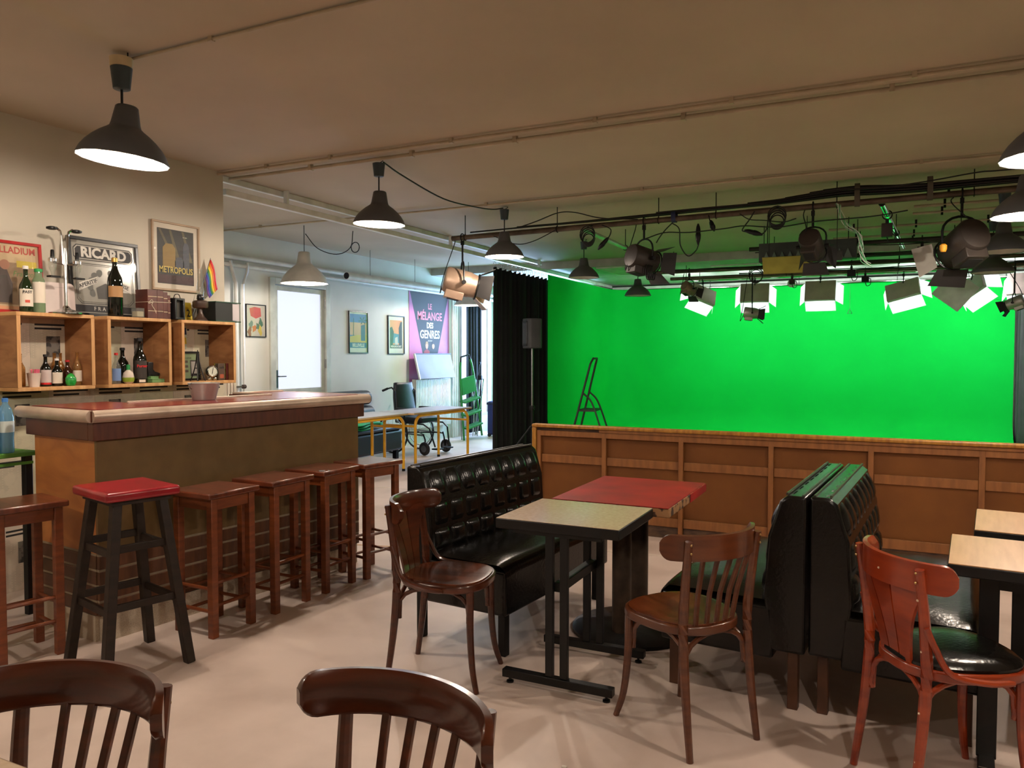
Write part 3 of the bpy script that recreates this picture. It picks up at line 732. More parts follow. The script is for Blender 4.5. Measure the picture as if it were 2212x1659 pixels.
# ------------------------------------------------------------------ spotlights with barn doors
m_spot = mat('bare metal lamp body', (176, 150, 128), .4, .5, c2=(140, 116, 98), scale=4)
m_spotd = mat('dark lamp body', (58, 50, 44), .5, .3, c2=(44, 38, 34), scale=6)
m_lens = glass('spot lens', (220, 225, 220), .3, .4, .1)
m_door = mat('barn door black', (34, 32, 31), .6)
m_doorin = mat('barn door silver', (190, 186, 176), .4, .5)
def spot(label, top, drop, pan, tilt, s, bm, doors=True, dm=None, group='spotlights on the near pipe', coil=False):
    """top: point on the pipe; the head hangs 'drop' below, aimed by pan/tilt; local head axis is +x"""
    t = thing('studio_spotlight', label, 'spotlight', top, 0, group)
    H = Matrix.Translation((0, 0, -drop)) @ Euler((0, R(tilt), R(pan))).to_matrix().to_4x4()
    Y = Matrix.Translation((0, 0, -drop)) @ Euler((0, 0, R(pan))).to_matrix().to_4x4()
    w = .135*s
    # clamp and yoke
    pipe_hook(t, .026)
    zt = drop
    pts = [Vector((0, -w, 0)), Vector((0, -w, .10*s))]+[Vector((0, -w*math.cos(R(a)), .10*s+.10*s*math.sin(R(a)))) for a in range(20, 180, 20)]+[Vector((0, w, .10*s)), Vector((0, w, 0))]
    yk = B().tube(pts, .009*s, 8).xf(Y).obj('yoke', m_black, t)
    B().cyl((0, 0, .20*s), (0, 0, zt-.075), .010, n=8).xf(Y).obj('spigot', m_black, t)
    for sy in (-1, 1): B().cyl((0, sy*(w-.012), 0), (0, sy*(w+.022), 0), .02*s, n=10).xf(Y).obj('tilt_knob', m_black, yk)
    # head: rounded rear, box body, front ring
    b = B()
    rings = []
    def ring(x, ry, rz, e, zc=0):
        o = []
        for i in range(24):
            a = 2*PI*i/24; c, q = math.cos(a), math.sin(a); r = (abs(c)**e+abs(q)**e)**(-1/e)
            o.append(Vector((x*s, r*c*ry*s, r*q*rz*s+zc*s)))
        return o
    rs = [ring(-.175, .06, .07, 2.2), ring(-.168, .098, .108, 2.2), ring(-.15, .108, .118, 2.2), ring(.06, .108, .118, 2.2), ring(.075, .102, .112, 2), ring(.13, .098, .105, 2)]
    vs = [v for r in rs for v in r]; n = 24
    fs = [(j*n+i, j*n+(i+1) % n, (j+1)*n+(i+1) % n, (j+1)*n+i) for j in range(len(rs)-1) for i in range(n)]+[tuple(range(n))[::-1]]
    b.add(vs, fs).xf(H); hd = b.obj('lamp_head', bm, t, ang=40)
    B().box(-.14*s, .03*s, -.075*s, .075*s, -.165*s, -.09*s).xf(H).obj('ballast_box', bm, t, .006)
    B().box(-.11*s, .0*s, -.05*s, .05*s, -.168*s, -.164*s).xf(H).obj('box_vent', m_blackm, t)
    for i in range(3):
        for sy in (-1, 1): B().box(-.1742*s, -.164*s, sy*.03*s-.018*s, sy*.03*s+.018*s, (-.03+i*.03)*s, (-.018+i*.03)*s).xf(H).obj('rear_slot', m_blackm, hd)
    B().lathe([(.0001, .004), (.04*s, .010), (.075*s, .004), (.088*s, -.006)], 20, m=Euler((0, R(90), 0)).to_matrix().to_4x4()).xf(H @ Matrix.Translation((.118*s, 0, 0))).obj('lens', m_lens, t)
    fr = B().tube([Vector((.135*s, .11*s*math.cos(2*PI*i/20), .115*s*math.sin(2*PI*i/20))) for i in range(20)], .008*s, 6, True).xf(H).obj('front_ring', m_black, t)
    if doors:
        a = .11*s; q = .145*s; sp = R(34)
        for k, (uy, uz) in enumerate(((1, 0), (-1, 0), (0, 1), (0, -1))):
            U = Vector((0, uy, uz)); V = Vector((0, uz, uy)); X = Vector((1, 0, 0))
            p0 = X*(.14*s)+U*a; out = X*math.cos(sp)+U*math.sin(sp)
            wv = a*(1.0 if k > 1 else .85)
            pl = [p0-V*wv, p0+V*wv, p0+out*q+V*wv*1.25, p0+out*q*.9-V*wv*1.25]
            nn = out.cross(V).normalized()*.0015
            b = B().add([p-nn for p in pl]+[p+nn for p in pl], [(0, 1, 2, 3), (7, 6, 5, 4), (0, 4, 5, 1), (1, 5, 6, 2), (2, 6, 7, 3), (3, 7, 4, 0)]).xf(H)
            b.obj('barn_door', dm if (dm and (k == 0 or dm is m_spot and k == 3)) else m_door, t)
    # lead hanging from the head to the pipe
    p0 = H @ Vector((-.17*s, 0, -.05*s))
    B().tube(smooth([p0, p0+Vector((-.05, .02, -.09)), p0+Vector((-.02, .05, .10)), Vector((-.07, -.05, -.08)), Vector((-.06, -.048, -.03))], 6), .0045, 6).obj('lead', m_cable, t)
    if coil:
        for k in range(4): B().tube([Vector((.05+.012*k, -.05+.02*k+.06*math.cos(2*PI*i/18), -drop-.12+.07*math.sin(2*PI*i/18))) for i in range(18)], .005, 5, True).obj('cable_coil', m_cable, t)
    return t
spot('bare metal studio spotlight with open barn doors at the pipe end', (-3.930, 6.9, zp(-3.930)), 0.466, 35, 14, 1.12, m_spot, dm=m_spot)
spot('dark studio spotlight with coiled cable beside a blue tape band', (-2.020, 6.9, zp(-2.020)), 0.345, 55, 12, .92, m_spotd, coil=True)
spot('round-backed dark spotlight seen from behind near the yellow board', (-0.575, 6.9, zp(-0.575)), 0.329, 80, 28, .80, m_spotd)
spot('big dark spotlight with yellow plugs and black barn doors', (0.500, 6.9, zp(0.500)), 0.400, 118, 22, 1.12, m_spotd, dm=m_doorin)
S2 = 'small spotlights by the green backdrop'
spot('small spotlight with amber body left of the lit banks', (-2.45, 10.55, 2.57), .24, 60, 25, .62, m_spot, group=S2)
spot('small grey spotlight hanging lowest under the lit fluorescent banks', (-1.73, 11.3, 2.55), .53, 10, 8, .66, m_doorin, group=S2)
spot('small grey round-headed spotlight by the grey studio curtain', (1.40, 11.3, 2.55), .48, 160, 20, .62, m_doorin, group=S2)

# ------------------------------------------------------------------ lit fluorescent banks
m_bank = mat('bank housing', (196, 176, 166), .5)
m_flap = mat('white reflector board', (245, 245, 245), .5)
def translucent(name, c, fac):
    m = mat(name, c, .6); nt = m.node_tree; n = nt.nodes
    tr = n.new('ShaderNodeBsdfTranslucent'); tr.inputs[0].default_value = (*lin(c), 1); mx = n.new('ShaderNodeMixShader'); mx.inputs[0].default_value = fac
    nt.links.new(n['Principled BSDF'].outputs[0], mx.inputs[1]); nt.links.new(tr.outputs[0], mx.inputs[2]); nt.links.new(mx.outputs[0], n['Material Output'].inputs[0])
    return m
m_diff = translucent('white diffusion flap', (245, 246, 248), .5)
m_tube = emat('fluorescent tube', (244, 248, 255), 64)
def bank(label, x, y, z, rz, tilt, w=.42, h=.30, roll=0, zp=2.61):
    """front faces local +y (towards the backdrop), tilted downwards"""
    t = thing('fluorescent_bank', label, 'studio light', (x, y, z), rz, 'lit fluorescent banks')
    Hm = Euler((R(-tilt), R(roll), 0)).to_matrix().to_4x4()
    b = B().box(-w/2, w/2, -.06, 0, -h/2, h/2).xf(Hm); b.obj('housing', m_bank, t, .006)
    for i in range(4):
        zz = -h/2+h*(i+.5)/4
        B().cyl((-w/2+.02, .012, zz), (w/2-.02, .012, zz), .012, n=8).xf(Hm).obj('tube', m_tube, t)
    d = .17; sp = .09; th = .004
    for pl in ([(-w/2, 0, -h/2), (-w/2, 0, h/2), (-w/2-sp, d, h/2), (-w/2-sp, d, -h/2)], [(w/2, 0, -h/2), (w/2, 0, h/2), (w/2+sp, d, h/2), (w/2+sp, d, -h/2)], [(-w/2, 0, -h/2), (w/2, 0, -h/2), (w/2, d, -h/2-sp), (-w/2, d, -h/2-sp)]):
        P_ = [Vector(p) for p in pl]; nn = (P_[1]-P_[0]).cross(P_[2]-P_[0]).normalized()*th/2
        B().add([p-nn for p in P_]+[p+nn for p in P_], [(0, 1, 2, 3), (7, 6, 5, 4), (0, 4, 5, 1), (1, 5, 6, 2), (2, 6, 7, 3), (3, 7, 4, 0)]).xf(Hm).obj('reflector_flap', m_diff, t)
    B().tube([(0, -.03, h/2-.02), (0, -.015, h/2+.01), (0, 0, zp-z-.06)], .008, 8).obj('hanger', m_black, t)
    pipe_hook(t, .026, (math.sin(rz), math.cos(rz), 0), (0, 0, zp-z), 'pipe_hook')
    L_ = light('bank_light', 'AREA', tuple(Hm @ Vector((0, .04, 0))), BANK_W, (.96, .98, 1), t, (R(90-tilt), R(0), 0), size=w*.9, size_y=h*.9)
    L_.rotation_euler = (Hm.to_3x3() @ Euler((R(90), 0, 0)).to_matrix()).to_euler()
    return t
bank('lit fluorescent bank turned sideways nearest the backdrop corner', -2.62, 12.2, 2.36, R(38), 25, .40, .26, 20)
bank('lit fluorescent bank directly above the lowest small spotlight', -1.83, 12.2, 2.36, R(4), 22)
bank('lit fluorescent bank hanging level in the middle of the row', -.90, 12.2, 2.36, R(-2), 18)
bank('lit fluorescent bank tilted over beside the black cable bundle', .19, 12.2, 2.33, R(-14), 25, .44, .26, -14)
bank('lit fluorescent bank with large square white reflector beside it', 1.03, 12.2, 2.34, R(-40), 22, .40, .26, -30)
bank('lit fluorescent bank at the grey curtain end of the row', 1.64, 12.2, 2.36, R(-20), 20)
t = thing('reflector_board', 'square white polystyrene reflector hung cornerwise under the pipes', 'reflector', (.80, 11.8, 2.28), 0, rot=(R(12), R(38), R(10)))
B().box(-.20, .20, -.012, .012, -.20, .20).obj('board', m_flap, t, .003)
B().tube([(-.19, 0, .19), (-.2, .02, .3)], .004, 5).obj('cord', m_cable, t)

# ------------------------------------------------------------------ cables, coils and plugs on the near pipe
YP = 6.80
def cable(label, pts, r=.0055, m=None, k=6, group='loose black cables on the near pipe', name='cable', plugs=(), yp=6.825):
    t = thing(name, label, 'cable', group=group)
    P_ = [(p[0], yp+.003*math.sin(3*p[0]+i), p[1]) if len(p) == 2 else p for i, p in enumerate(pts)]
    B().tube(smooth(P_, k), r, 6).obj('lead', m or m_cable, t)
    for a, c in plugs:
        a = Vector((a[0], yp, a[1])); c = Vector((c[0], yp, c[1])); d = c-a
        B().tube([a, a+d*.15, a+d*.3, a+d*.48, a+d*.52, a+d*.7, a+d*.85, c], [.006, .016, .02, .021, .024, .022, .015, .006], 10).obj('plug', m_black, t)
    return t
cable('cable arching over the near pipe beside the lit pendant', [(-3.248, 2.671), (-3.049, 2.719), (-2.841, 2.778), (-2.671, 2.769), (-2.412, 2.696), (-2.056, 2.656)])
cable('cable sagging under the near pipe beside the lit pendant', [(-3.533, 2.605), (-3.288, 2.511), (-3.098, 2.526), (-2.865, 2.617)], .0045)
cable('cable dropping from the blue tape band to the dark spotlight', [(-1.741, 2.595), (-1.80, 2.54), (-1.849, 2.48), (-1.88, 2.43)], yp=6.81)
cable('cable looping low from the blue tape band into a hanging connector', [(-1.735, 2.595), (-1.669, 2.536), (-1.656, 2.392), (-1.589, 2.294), (-1.52, 2.335), (-1.496, 2.39)], plugs=[((-1.502, 2.57), (-1.50, 2.385))], yp=6.785)
cable('long cable swaying below the near pipe past several connectors', [(-1.943, 2.456), (-1.773, 2.498), (-1.558, 2.484), (-1.261, 2.495), (-1.094, 2.507), (-.826, 2.477), (-.535, 2.501), (-.137, 2.509), (.124, 2.536)], yp=6.69)
cable('short cable sagging behind the round coil next to the round-backed spotlight', [(-1.158, 2.635), (-1.076, 2.581), (-.954, 2.564), (-.801, 2.54), (-.70, 2.561)], .0045, yp=6.835)
cable('cable with a horizontal in-line connector below the near pipe', [(-1.027, 2.64), (-1.068, 2.572), (-1.125, 2.494), (-1.106, 2.473), (-1.03, 2.46), (-.968, 2.444), (-.927, 2.488), (-.917, 2.596)], plugs=[((-1.11, 2.485), (-.96, 2.435))], yp=6.785)
cable('short cable ending in a slanting connector beside the left coil', [(-2.40, 2.63), (-2.321, 2.591), (-2.317, 2.548), (-2.343, 2.499)], plugs=[((-2.335, 2.512), (-2.438, 2.405))])
cable('short cable with a small dangling plug and wire loops', [(-1.43, 6.874, 2.648), (-1.42, 6.85, 2.625), (-1.41, 2.60), (-1.385, 2.55)], plugs=[((-1.405, 2.60), (-1.37, 2.50))])
cable('cable rising above the bundle towards the oak tables side', [(-.349, 2.757), (-.077, 2.75), (.249, 2.766), (.589, 2.80), (.768, 2.80), (1.5, 2.81)], yp=6.80)
cable('tangled green and white cord hanging down right of the round-backed spotlight', [(-.375, 2.647), (-.349, 2.533), (-.293, 2.461), (-.22, 2.396), (-.205, 2.291), (-.186, 2.197), (-.138, 2.143)], .004, mat('green cord', (120, 190, 140), .5), name='hanging_cord', yp=6.80)
t = [o for o in bpy.data.objects if o.get('label', '').startswith('tangled green')][0]
m_cord2 = mat('white cord', (220, 226, 214), .5)
for j in range(6):
    pts = [(-.375, 2.647), (-.349, 2.533), (-.293, 2.461), (-.22, 2.396), (-.205, 2.291), (-.186, 2.197), (-.138, 2.143)]
    B().tube(smooth([(p[0]+.02*math.sin(i*2.3+j*1.1), YP+.015*math.cos(i*1.7+j), p[1]+.006*j-.02) for i, p in enumerate(pts)], 5), .0028, 5).obj('strand', m_cord2 if j % 2 else MATS['green cord'], t)
bd = thing('cable_bundle', 'thick black cable bundle taped along the near pipe', 'cable bundle')
for j in range(9):
    x0 = [-3.85, -3.3, -2.9, -1.9, -1.5, -1.1, -.8, -.6, -.5][j]
    pts = []; x = x0; i = 0
    while x < 3.3:
        u = max(0, min(1, (x+.9)/1.2))
        bow = .045*math.exp(-((x+.35)/.35)**2)
        sd_ = (-1 if j % 2 else 1); pts.append((x, 6.9+sd_*(.022+.009*(j//2 % 2)+.002*math.sin(i)), zp(x)+.050+.012*(j//2)+.003*math.sin(j*2.3+i*.8)+bow*(.5+.06*j)*(1-.1*j/9))); x += .27; i += 1
    B().tube(smooth(pts, 4), .0075 if j < 4 else .0095, 6).obj('lead', m_cable, bd)
m_btape = mat('blue tape', (38, 50, 92), .6); m_gtape = mat('grey tape', (96, 90, 78), .7)
for x, m in ((-1.741, m_btape), (-.62+.38, m_gtape), (.28, m_gtape), (.95, m_gtape)):
    ry, rz_, cz = (.05, .056, .022) if m is m_btape else (.056, .095, .062)
    vs = [(x+dx, 6.9+ry*math.cos(2*PI*i/20), zp(x)+cz+rz_*math.sin(2*PI*i/20)) for dx in (-.02, .02) for i in range(20)]
    B().add(vs, [(i, (i+1) % 20, 20+(i+1) % 20, 20+i) for i in range(20)]).obj('tape_band', m, bd)
def coil(label, c, r, n, name='cable_coil'):
    t = thing(name, label, 'cable coil', group='cable coils on the near pipe')
    for k in range(n):
        rr = r*(1-.06*k); oy = .01*k
        B().tube([(c[0]+.006*math.sin(3*k)+rr*math.cos(2*PI*i/22), c[1]+oy, c[2]-.012*k+rr*1.08*math.sin(2*PI*i/22)) for i in range(22)], .0055, 6, True).obj('turn', m_cable, t)
    B().tube([(c[0], c[1]+.01, c[2]+r*.9), (c[0], c[1]+.03, c[2]+r+.01)]+([(c[0], 6.866, zp(c[0]))] if c[1] < 7 else []), .008, 8).obj('cable_tie', m_black, t)
    return t
coil('round coil of black cable tied to the near pipe left of the blue tape', (-2.512, 6.74, 2.54), .072, 5)
coil('round coil of black cable tied to the pipe beside the round-backed spotlight', (-.842, 6.74, 2.58), .072, 5)
# leads between the pendants
cable('black lead draped between two lit pendants over the stools', [(-3.34, 4.70, 2.835), (-3.37, 5.0, 2.80), (-3.37, 5.6, 2.735), (-3.36, 6.15, 2.76), (-3.35, 6.45, 2.79), (-3.33, 6.63, 2.83)], .006, group='leads between lamps')
t = cable('black lead looping from the large aluminium lamp into a small coil', [(-5.78, 6.66, 2.76), (-5.66, 6.72, 2.60), (-5.45, 6.78, 2.53), (-5.30, 6.83, 2.60), (-5.27, 6.84, 2.78)], .005, group='leads between lamps')
B().tube([(-5.24+.055*math.cos(2*PI*i/18), 6.84, 2.60+.055*math.sin(2*PI*i/18)) for i in range(18)], .005, 6, True).obj('coil_turn', m_cable, t)
# yellow plugs on the big spotlight
m_plugy = mat('orange plastic', (232, 160, 40), .5)
bs_ = [o for o in bpy.data.objects if o.name.startswith('studio_spotlight') and 'yellow plugs' in o['label']][0]
for x, y, z in ((-.13, -.16, -.46), (.03, -.17, -.50)): B().lathe([(.018, 0), (.026, .02), (.026, .05), (.014, .06)], 10, (x, y, z)).obj('plug', m_plugy, bs_)

# ------------------------------------------------------------------ heater unit, boards and vents over the stage
m_dgreen = mat('dark green metal', (52, 62, 56), .55, c2=(44, 52, 48))
t = thing('heater_unit', 'dark green pleated heater unit fixed between the studio pipes', 'heater', (-.78, 8.62, 2.51))
B().box(-.48, .48, .02, .16, -.09, .11).obj('casing', m_dgreen, t, .004)
for i in range(11):
    x = -.44+i*.08
    B().prism([(x, 0), (x+.08, 0), (x+.04, .10)], 0, .02, Matrix.Translation((0, .02, -.085)) @ Euler((R(90), 0, 0)).to_matrix().to_4x4()).obj('pleat', mat('grey green metal', (96, 116, 102), .5), t)
for x in (-.4, .4): B().cyl((x, .09, .11), (x, .09, ZC-2.511), .005, n=6).obj('hanging_rod', m_black, t)
def wtube(root, pts, r=.004, name='hanging_wire'):
    m = (Matrix.Translation(root.location) @ root.rotation_euler.to_matrix().to_4x4()).inverted()
    return B().tube(pts, r, 6).xf(m).obj(name, m_cable, root)
m_yel = mat('olive yellow board', (172, 166, 70), .6)
t = thing('gel_board', 'olive yellow board lying slanted below the heater unit', 'board', (-.945, 8.45, 2.36), 0, rot=(R(-52), 0, R(1)))
B().box(-.245, .245, -.10, .10, -.006, .006).obj('board', m_yel, t, .002)
wtube(t, [(-1.13, 8.45, 2.36), (-1.13, 8.46, 2.849)]); wtube(t, [(-.76, 8.45, 2.36), (-.76, 8.46, 2.849)])
t = thing('flag_panel', 'dark grey flag panel hanging beside the yellow board', 'panel', (-.60, 8.2, 2.40), 0, rot=(R(-60), 0, R(4)))
B().box(-.19, .19, -.05, .05, -.006, .006).obj('board', mat('flag grey', (58, 60, 56), .7), t, .002); wtube(t, [(-.46, 8.2, 2.40), (-.46, 8.21, 2.849)])
def vent(label, x0, x1, y0, y1):
    t = thing('ceiling_vent', label, 'vent', ((x0+x1)/2, (y0+y1)/2, ZD), group='ceiling vents over the stage'); w = (x1-x0)/2; d = (y1-y0)/2
    b = B(); b.box(-w, w, -d, -d+.03, -.02, 0); b.box(-w, w, d-.03, d, -.02, 0); b.box(-w, -w+.03, -d+.03, d-.03, -.02, 0); b.box(w-.03, w, -d+.03, d-.03, -.02, 0)
    b.obj('frame', m_white, t)
    B().box(-w+.03, w-.03, -d+.03, d-.03, -.004, 0).obj('backing', m_blackm, t)
    n = int(2*d/.05)
    for i in range(n): B().box(-w+.03, w-.03, -d+.04+i*(2*d-.08)/n, -d+.065+i*(2*d-.08)/n, -.018, -.006).obj('slat', m_white, t)
vent('white slatted ceiling vent near the backdrop corner', -3.95, -3.30, 10.98, 12.0)
vent('white slatted ceiling vent in front of the lit fluorescent banks', -2.35, -1.65, 11.45, 12.05)
t = thing('adhesive_hook', 'small triangular hook hanging before the green backdrop', 'hook', (-.50, 12.2, 2.03))
B().tube([(-.03, 0, 0), (.03, 0, 0), (0, 0, .07)], .006, 6, True).obj('triangle', mat('grey hook', (120, 130, 128), .5), t)
B().cyl((0, 0, .07), (0, 0, .555), .0015, n=5).obj('thread', m_steel, t)

# ------------------------------------------------------------------ stage: step ladder and loudspeaker
t = thing('step_ladder', 'black folding step ladder standing on the green stage floor', 'ladder', (-3.46, 9.45, .0125), R(8))
m_ladder = mat('dark ladder metal', (30, 40, 30), .5)
f = lambda y, z: Vector((-.30+.34*z/1.37, y*(.25-.09*z/1.37), z))
B().tube([f(-1, 0), f(-1, .7), f(-1, 1.30), f(-1, 1.37)+Vector((.01, .04, 0)), f(1, 1.37)+Vector((.01, -.04, 0)), f(1, 1.30), f(1, .7), f(1, 0)], .014, 8).obj('front_frame', m_ladder, t)
g = lambda y, z: Vector((.32-.30*z/.93-.03*(z/.93)**6, y*(.23-.05*z/.93), z))
for s in (-1, 1):
    B().tube(smooth([g(s, 0), g(s, .45), g(s, .80), f(s, .93)], 5), .012, 8).obj('rear_leg', m_ladder, t)
    B().bar(f(s, .70), g(s, .70), .02, .02).obj('platform_bracket', m_ladder, t)
for z in (.22, .45): B().box(-.04, .05, -.2, .2, z-.012, z+.012, Matrix.Translation((f(0, z).x, 0, 0))).obj('step', m_ladder, t, .003)
B().box(f(0, .7).x, g(0, .7).x, -.17, .17, .69, .715).obj('platform', m_ladder, t, .003)
t = thing('loudspeaker', 'black loudspeaker on a pole in front of the black curtain', 'loudspeaker', (-4.02, 8.82, 0), R(-40))
B().prism(rrect(.21, .20, .05), 1.51, 1.885).obj('cabinet', mat('speaker black', (44, 45, 46), .6), t, .012)
B().grid(8, 8, lambda u, v: (-.07+.14*u, -.102-.012*math.sin(PI*u), 1.54+.31*v)).obj('grille', mat('speaker grille', (34, 35, 36), .5, c2=(18, 18, 18), scale=120, lo=.45, hi=.55), t, solid=.002)
B().cyl((0, 0, .75), (0, 0, 1.51), .013).obj('upper_pole', m_steel, t); B().cyl((0, 0, .12), (0, 0, .76), .018).obj('lower_pole', m_black, t)
B().lathe([(.03, 0), (.034, .02), (.03, .06)], 12, (0, 0, .73)).obj('collar', m_black, t)
B().cyl((.02, 0, .76), (.07, 0, .76), .012).obj('clamp_knob', m_black, t)
for a in (20, 140, 260): B().tube([(0, 0, .55), (.2*math.cos(R(a)), .2*math.sin(R(a)), .3), (.38*math.cos(R(a)), .38*math.sin(R(a)), .012)], .01, 8).obj('leg', m_black, t)

# ------------------------------------------------------------------ bay beside the courtyard door
m_ytube = mat('yellow tube steel', (236, 178, 34), .4, c2=(222, 162, 28))
m_ttop = mat('pale grey laminate', (206, 204, 208), .3, c2=(196, 194, 198))
m_tedge = mat('beech edge', (206, 168, 116), .5)
def school_table(label, cx, cy, L, W, rz):
    t = thing('school_table', label, 'table', (cx, cy, 0), rz, 'yellow school tables'); l = L/2; w = W/2
    B().box(-w, w, -l, l, .705, .712).obj('tabletop', m_ttop, t); B().box(-w+.001, w-.001, -l+.001, l-.001, .688, .705).obj('table_edge', m_tedge, t)
    for sx in (-1, 1):
        x = sx*(w-.03); y = l-.06
        pts = [Vector((x, -y, .015)), Vector((x, -y, .55))]+arc((x, -y+.12, .55), .12, 180, 90, 6, (0, 1, 0), (0, 0, 1))[1:]+arc((x, y-.12, .55), .12, 90, 0, 6, (0, 1, 0), (0, 0, 1))+[Vector((x, y, .015))]
        B().tube(pts, .019, 10).obj('side_frame', m_ytube, t)
        for sy in (-1, 1): B().cyl((x, sy*y, 0), (x, sy*y, .03), .021, n=10).obj('foot_cap', m_black, t)
    for sy in (-1, 1): B().cyl((-(w-.03), sy*(l-.06), .54), (w-.03, sy*(l-.06), .54), .014, n=8).obj('end_rail', m_ytube, t)
school_table('yellow-framed school table standing next to the wheelchair', -5.45, 8.63, 1.30, .55, R(-4))
school_table('yellow-framed school table half hidden behind the bar counter', -5.60, 7.30, 1.30, .55, R(-3))
# black sofa along the wall
m_sofa = mat('charcoal leatherette', (34, 38, 44), .45, c2=(28, 31, 36))
t = thing('sofa', 'black sofa with a round bolster along the courtyard wall', 'sofa', (-6.40, 7.9, 0))
B().box(-.34, .38, -.98, .98, .12, .40).obj('seat_base', m_sofa, t, .03, 3)
B().box(-.33, .39, -.97, .97, .405, .455).obj('seat_cushion', mat('charcoal seat top', (58, 60, 68), .5), t, .02, 3)
B().prism(rrect(.30, .24, .10), -.95, .95, Matrix.Translation((-.2, 0, .60)) @ Euler((R(90), 0, 0)).to_matrix().to_4x4()).obj('back_cushion', m_sofa, t, .01)
b = B().prism(rrect(.28, .20, .09), -.93, .93, Matrix.Translation((-.23, 0, .83)) @ Euler((R(90), 0, 0)).to_matrix().to_4x4()); b.obj('bolster', m_sofa, t, .012, 3)
for sx in (-.28, .32):
    for sy in (-.9, .9): B().box(sx-.03, sx+.03, sy-.03, sy+.03, 0, .12).obj('leg', m_black, t)
t = thing('folded_cloth', 'bright green folded cloth lying on the black sofa', 'cloth', (-6.12, 8.1, .478), R(10))
for k in range(3):
    B().grid(14, 10, lambda u, v, k=k: (-.16+.32*u+.02*math.sin(6*v+k), -.30+.60*v-.03*k, .012+.022*k+.016*math.sin(5*u+3*v+k)*(1-.3*k)+.02*math.sin(PI*u)*math.sin(PI*v))).obj('fold', mat('emerald cloth', (30, 178, 108), .8), t, solid=.012)
# wheelchair (faces +x)
t = thing('wheelchair', 'black wheelchair parked between yellow table and radiator', 'wheelchair', (-6.19, 9.52, 0), R(-8))
m_rubber = mat('rubber', (24, 24, 25), .7)
for s in (-1, 1):
    w_ = B().tube([(-.22+.28*math.cos(2*PI*i/32), s*.29, .29+.28*math.sin(2*PI*i/32)) for i in range(32)], .014, 6, True).obj('wheel', m_rubber, t)
    B().tube([(-.22+.23*math.cos(2*PI*i/28), s*.32, .29+.23*math.sin(2*PI*i/28)) for i in range(28)], .007, 6, True).obj('push_rim', m_steel, w_)
    for k in range(12): B().cyl((-.22, s*.29, .29), (-.22+.27*math.cos(2*PI*k/12), s*.29, .29+.27*math.sin(2*PI*k/12)), .0015, n=4).obj('spoke', m_steel, w_)
    c_ = B().lathe([(.03, -.018), (.08, -.018), (.095, -.008), (.095, .008), (.08, .018), (.03, .018)], 18, (.34, s*.24, .096), Euler((R(90), 0, 0)).to_matrix().to_4x4()).obj('caster', m_rubber, t)
    B().cyl((.34, s*.24-.02, .096), (.34, s*.24+.02, .096), .05, n=14).obj('caster_hub', m_steel, c_)
    B().tube([(.34, s*.215, .096), (.33, s*.215, .22), (.30, s*.22, .30)], .012, 8).obj('caster_fork', m_black, t)
    B().tube([(-.40, s*.22, .93), (-.30, s*.22, .95), (-.24, s*.22, .90), (-.22, s*.22, .45), (.30, s*.22, .44), (.40, s*.2, .38), (.47, s*.16, .12)], .012, 8).obj('side_tube', m_black, t)
    B().cyl((-.48, s*.22, .90), (-.38, s*.22, .935), .017).obj('push_grip', m_rubber, t)
    B().tube([(-.22, s*.22, .30), (.30, s*.22, .28)], .012, 8).obj('lower_tube', m_steel, t)
    B().box(.42, .53, s*.11-.07, s*.11+.07, .08, .10).obj('footplate', m_black, t, .004)
    B().box(-.18, .16, s*.26-.03, s*.26+.03, .62, .66).obj('armrest', m_rubber, t, .01); B().cyl((-.02, s*.26, .44), (-.02, s*.26, .62), .012).obj('arm_post', m_black, t)
B().box(-.20, .26, -.21, .21, .45, .53).obj('seat_cushion', m_sofa, t, .02, 3)
b = B(); 
def bk(u, v):
    a = (u-.5)*2; return (-.20-.06*v+.03*a*a*-1, a*.215*(1-.28*max(0, v-.55)**1.5*2.2), .50+v*.52)
b.grid(10, 12, bk); b.obj('backrest', m_sofa, t, ang=80, solid=.05)
B().tube([(-.2, -.2, .3), (.28, .2, .29)], .01, 6).obj('cross_brace', m_black, t); B().tube([(-.2, .2, .3), (.28, -.2, .29)], .01, 6).obj('cross_brace', m_black, t)
# radiators
def radiator(label, y0, y1, z0, z1, m, group='ribbed wall radiators'):
    t = thing('radiator', label, 'radiator', (XD+.035, y0, 0), 0, group); L = y1-y0
    B().box(.0, .06, 0, L, z0, z1).obj('panel', m, t, .006)
    n = int(L/.045)
    for i in range(n): B().box(.06, .082, L*i/n+.006, L*(i+1)/n-.006, z0+.01, z1-.01).obj('rib', m, t)
    for y in (.15, L-.15): B().box(-.03, 0, y-.02, y+.02, z0+.1, z1-.1).obj('wall_bracket', m, t)
    return t
radiator('white ribbed radiator on the wall behind the wheelchair', 10.25, 11.32, .25, 1.04, m_white)
t = radiator('cream ribbed radiator beyond the last shelf crate', 5.95, 6.52, .25, 1.12, mat('cream enamel', (214, 196, 172), .5))
B().lathe([(.014, 0), (.024, .01), (.024, .05), (.016, .06)], 12, (.07, .66, 1.06), Euler((R(-90), 0, 0)).to_matrix().to_4x4()).obj('valve_knob', mat('brown knob', (60, 40, 34), .4), t)
B().cyl((.05, .56, 1.06), (.07, .66, 1.06), .012).obj('valve_stem', m_chrome, t)
# glossy display board leaning above the radiator
t = thing('display_board', 'glossy grey display board leaning on top of the radiator', 'board', (XD+.20, 10.78, 1.05), rot=(0, R(-14), R(2)))
B().box(-.008, .008, -.58, .58, 0, .40).obj('board', mat('glossy grey board', (88, 78, 74), .35, spec=.3, c2=(70, 62, 60), scale=2), t)
B().box(-.012, .014, -.60, -.575, -.01, .41).obj('frame_side', m_white, t); B().box(-.012, .014, -.575, .6, .40, .415).obj('frame_top', m_black, t)
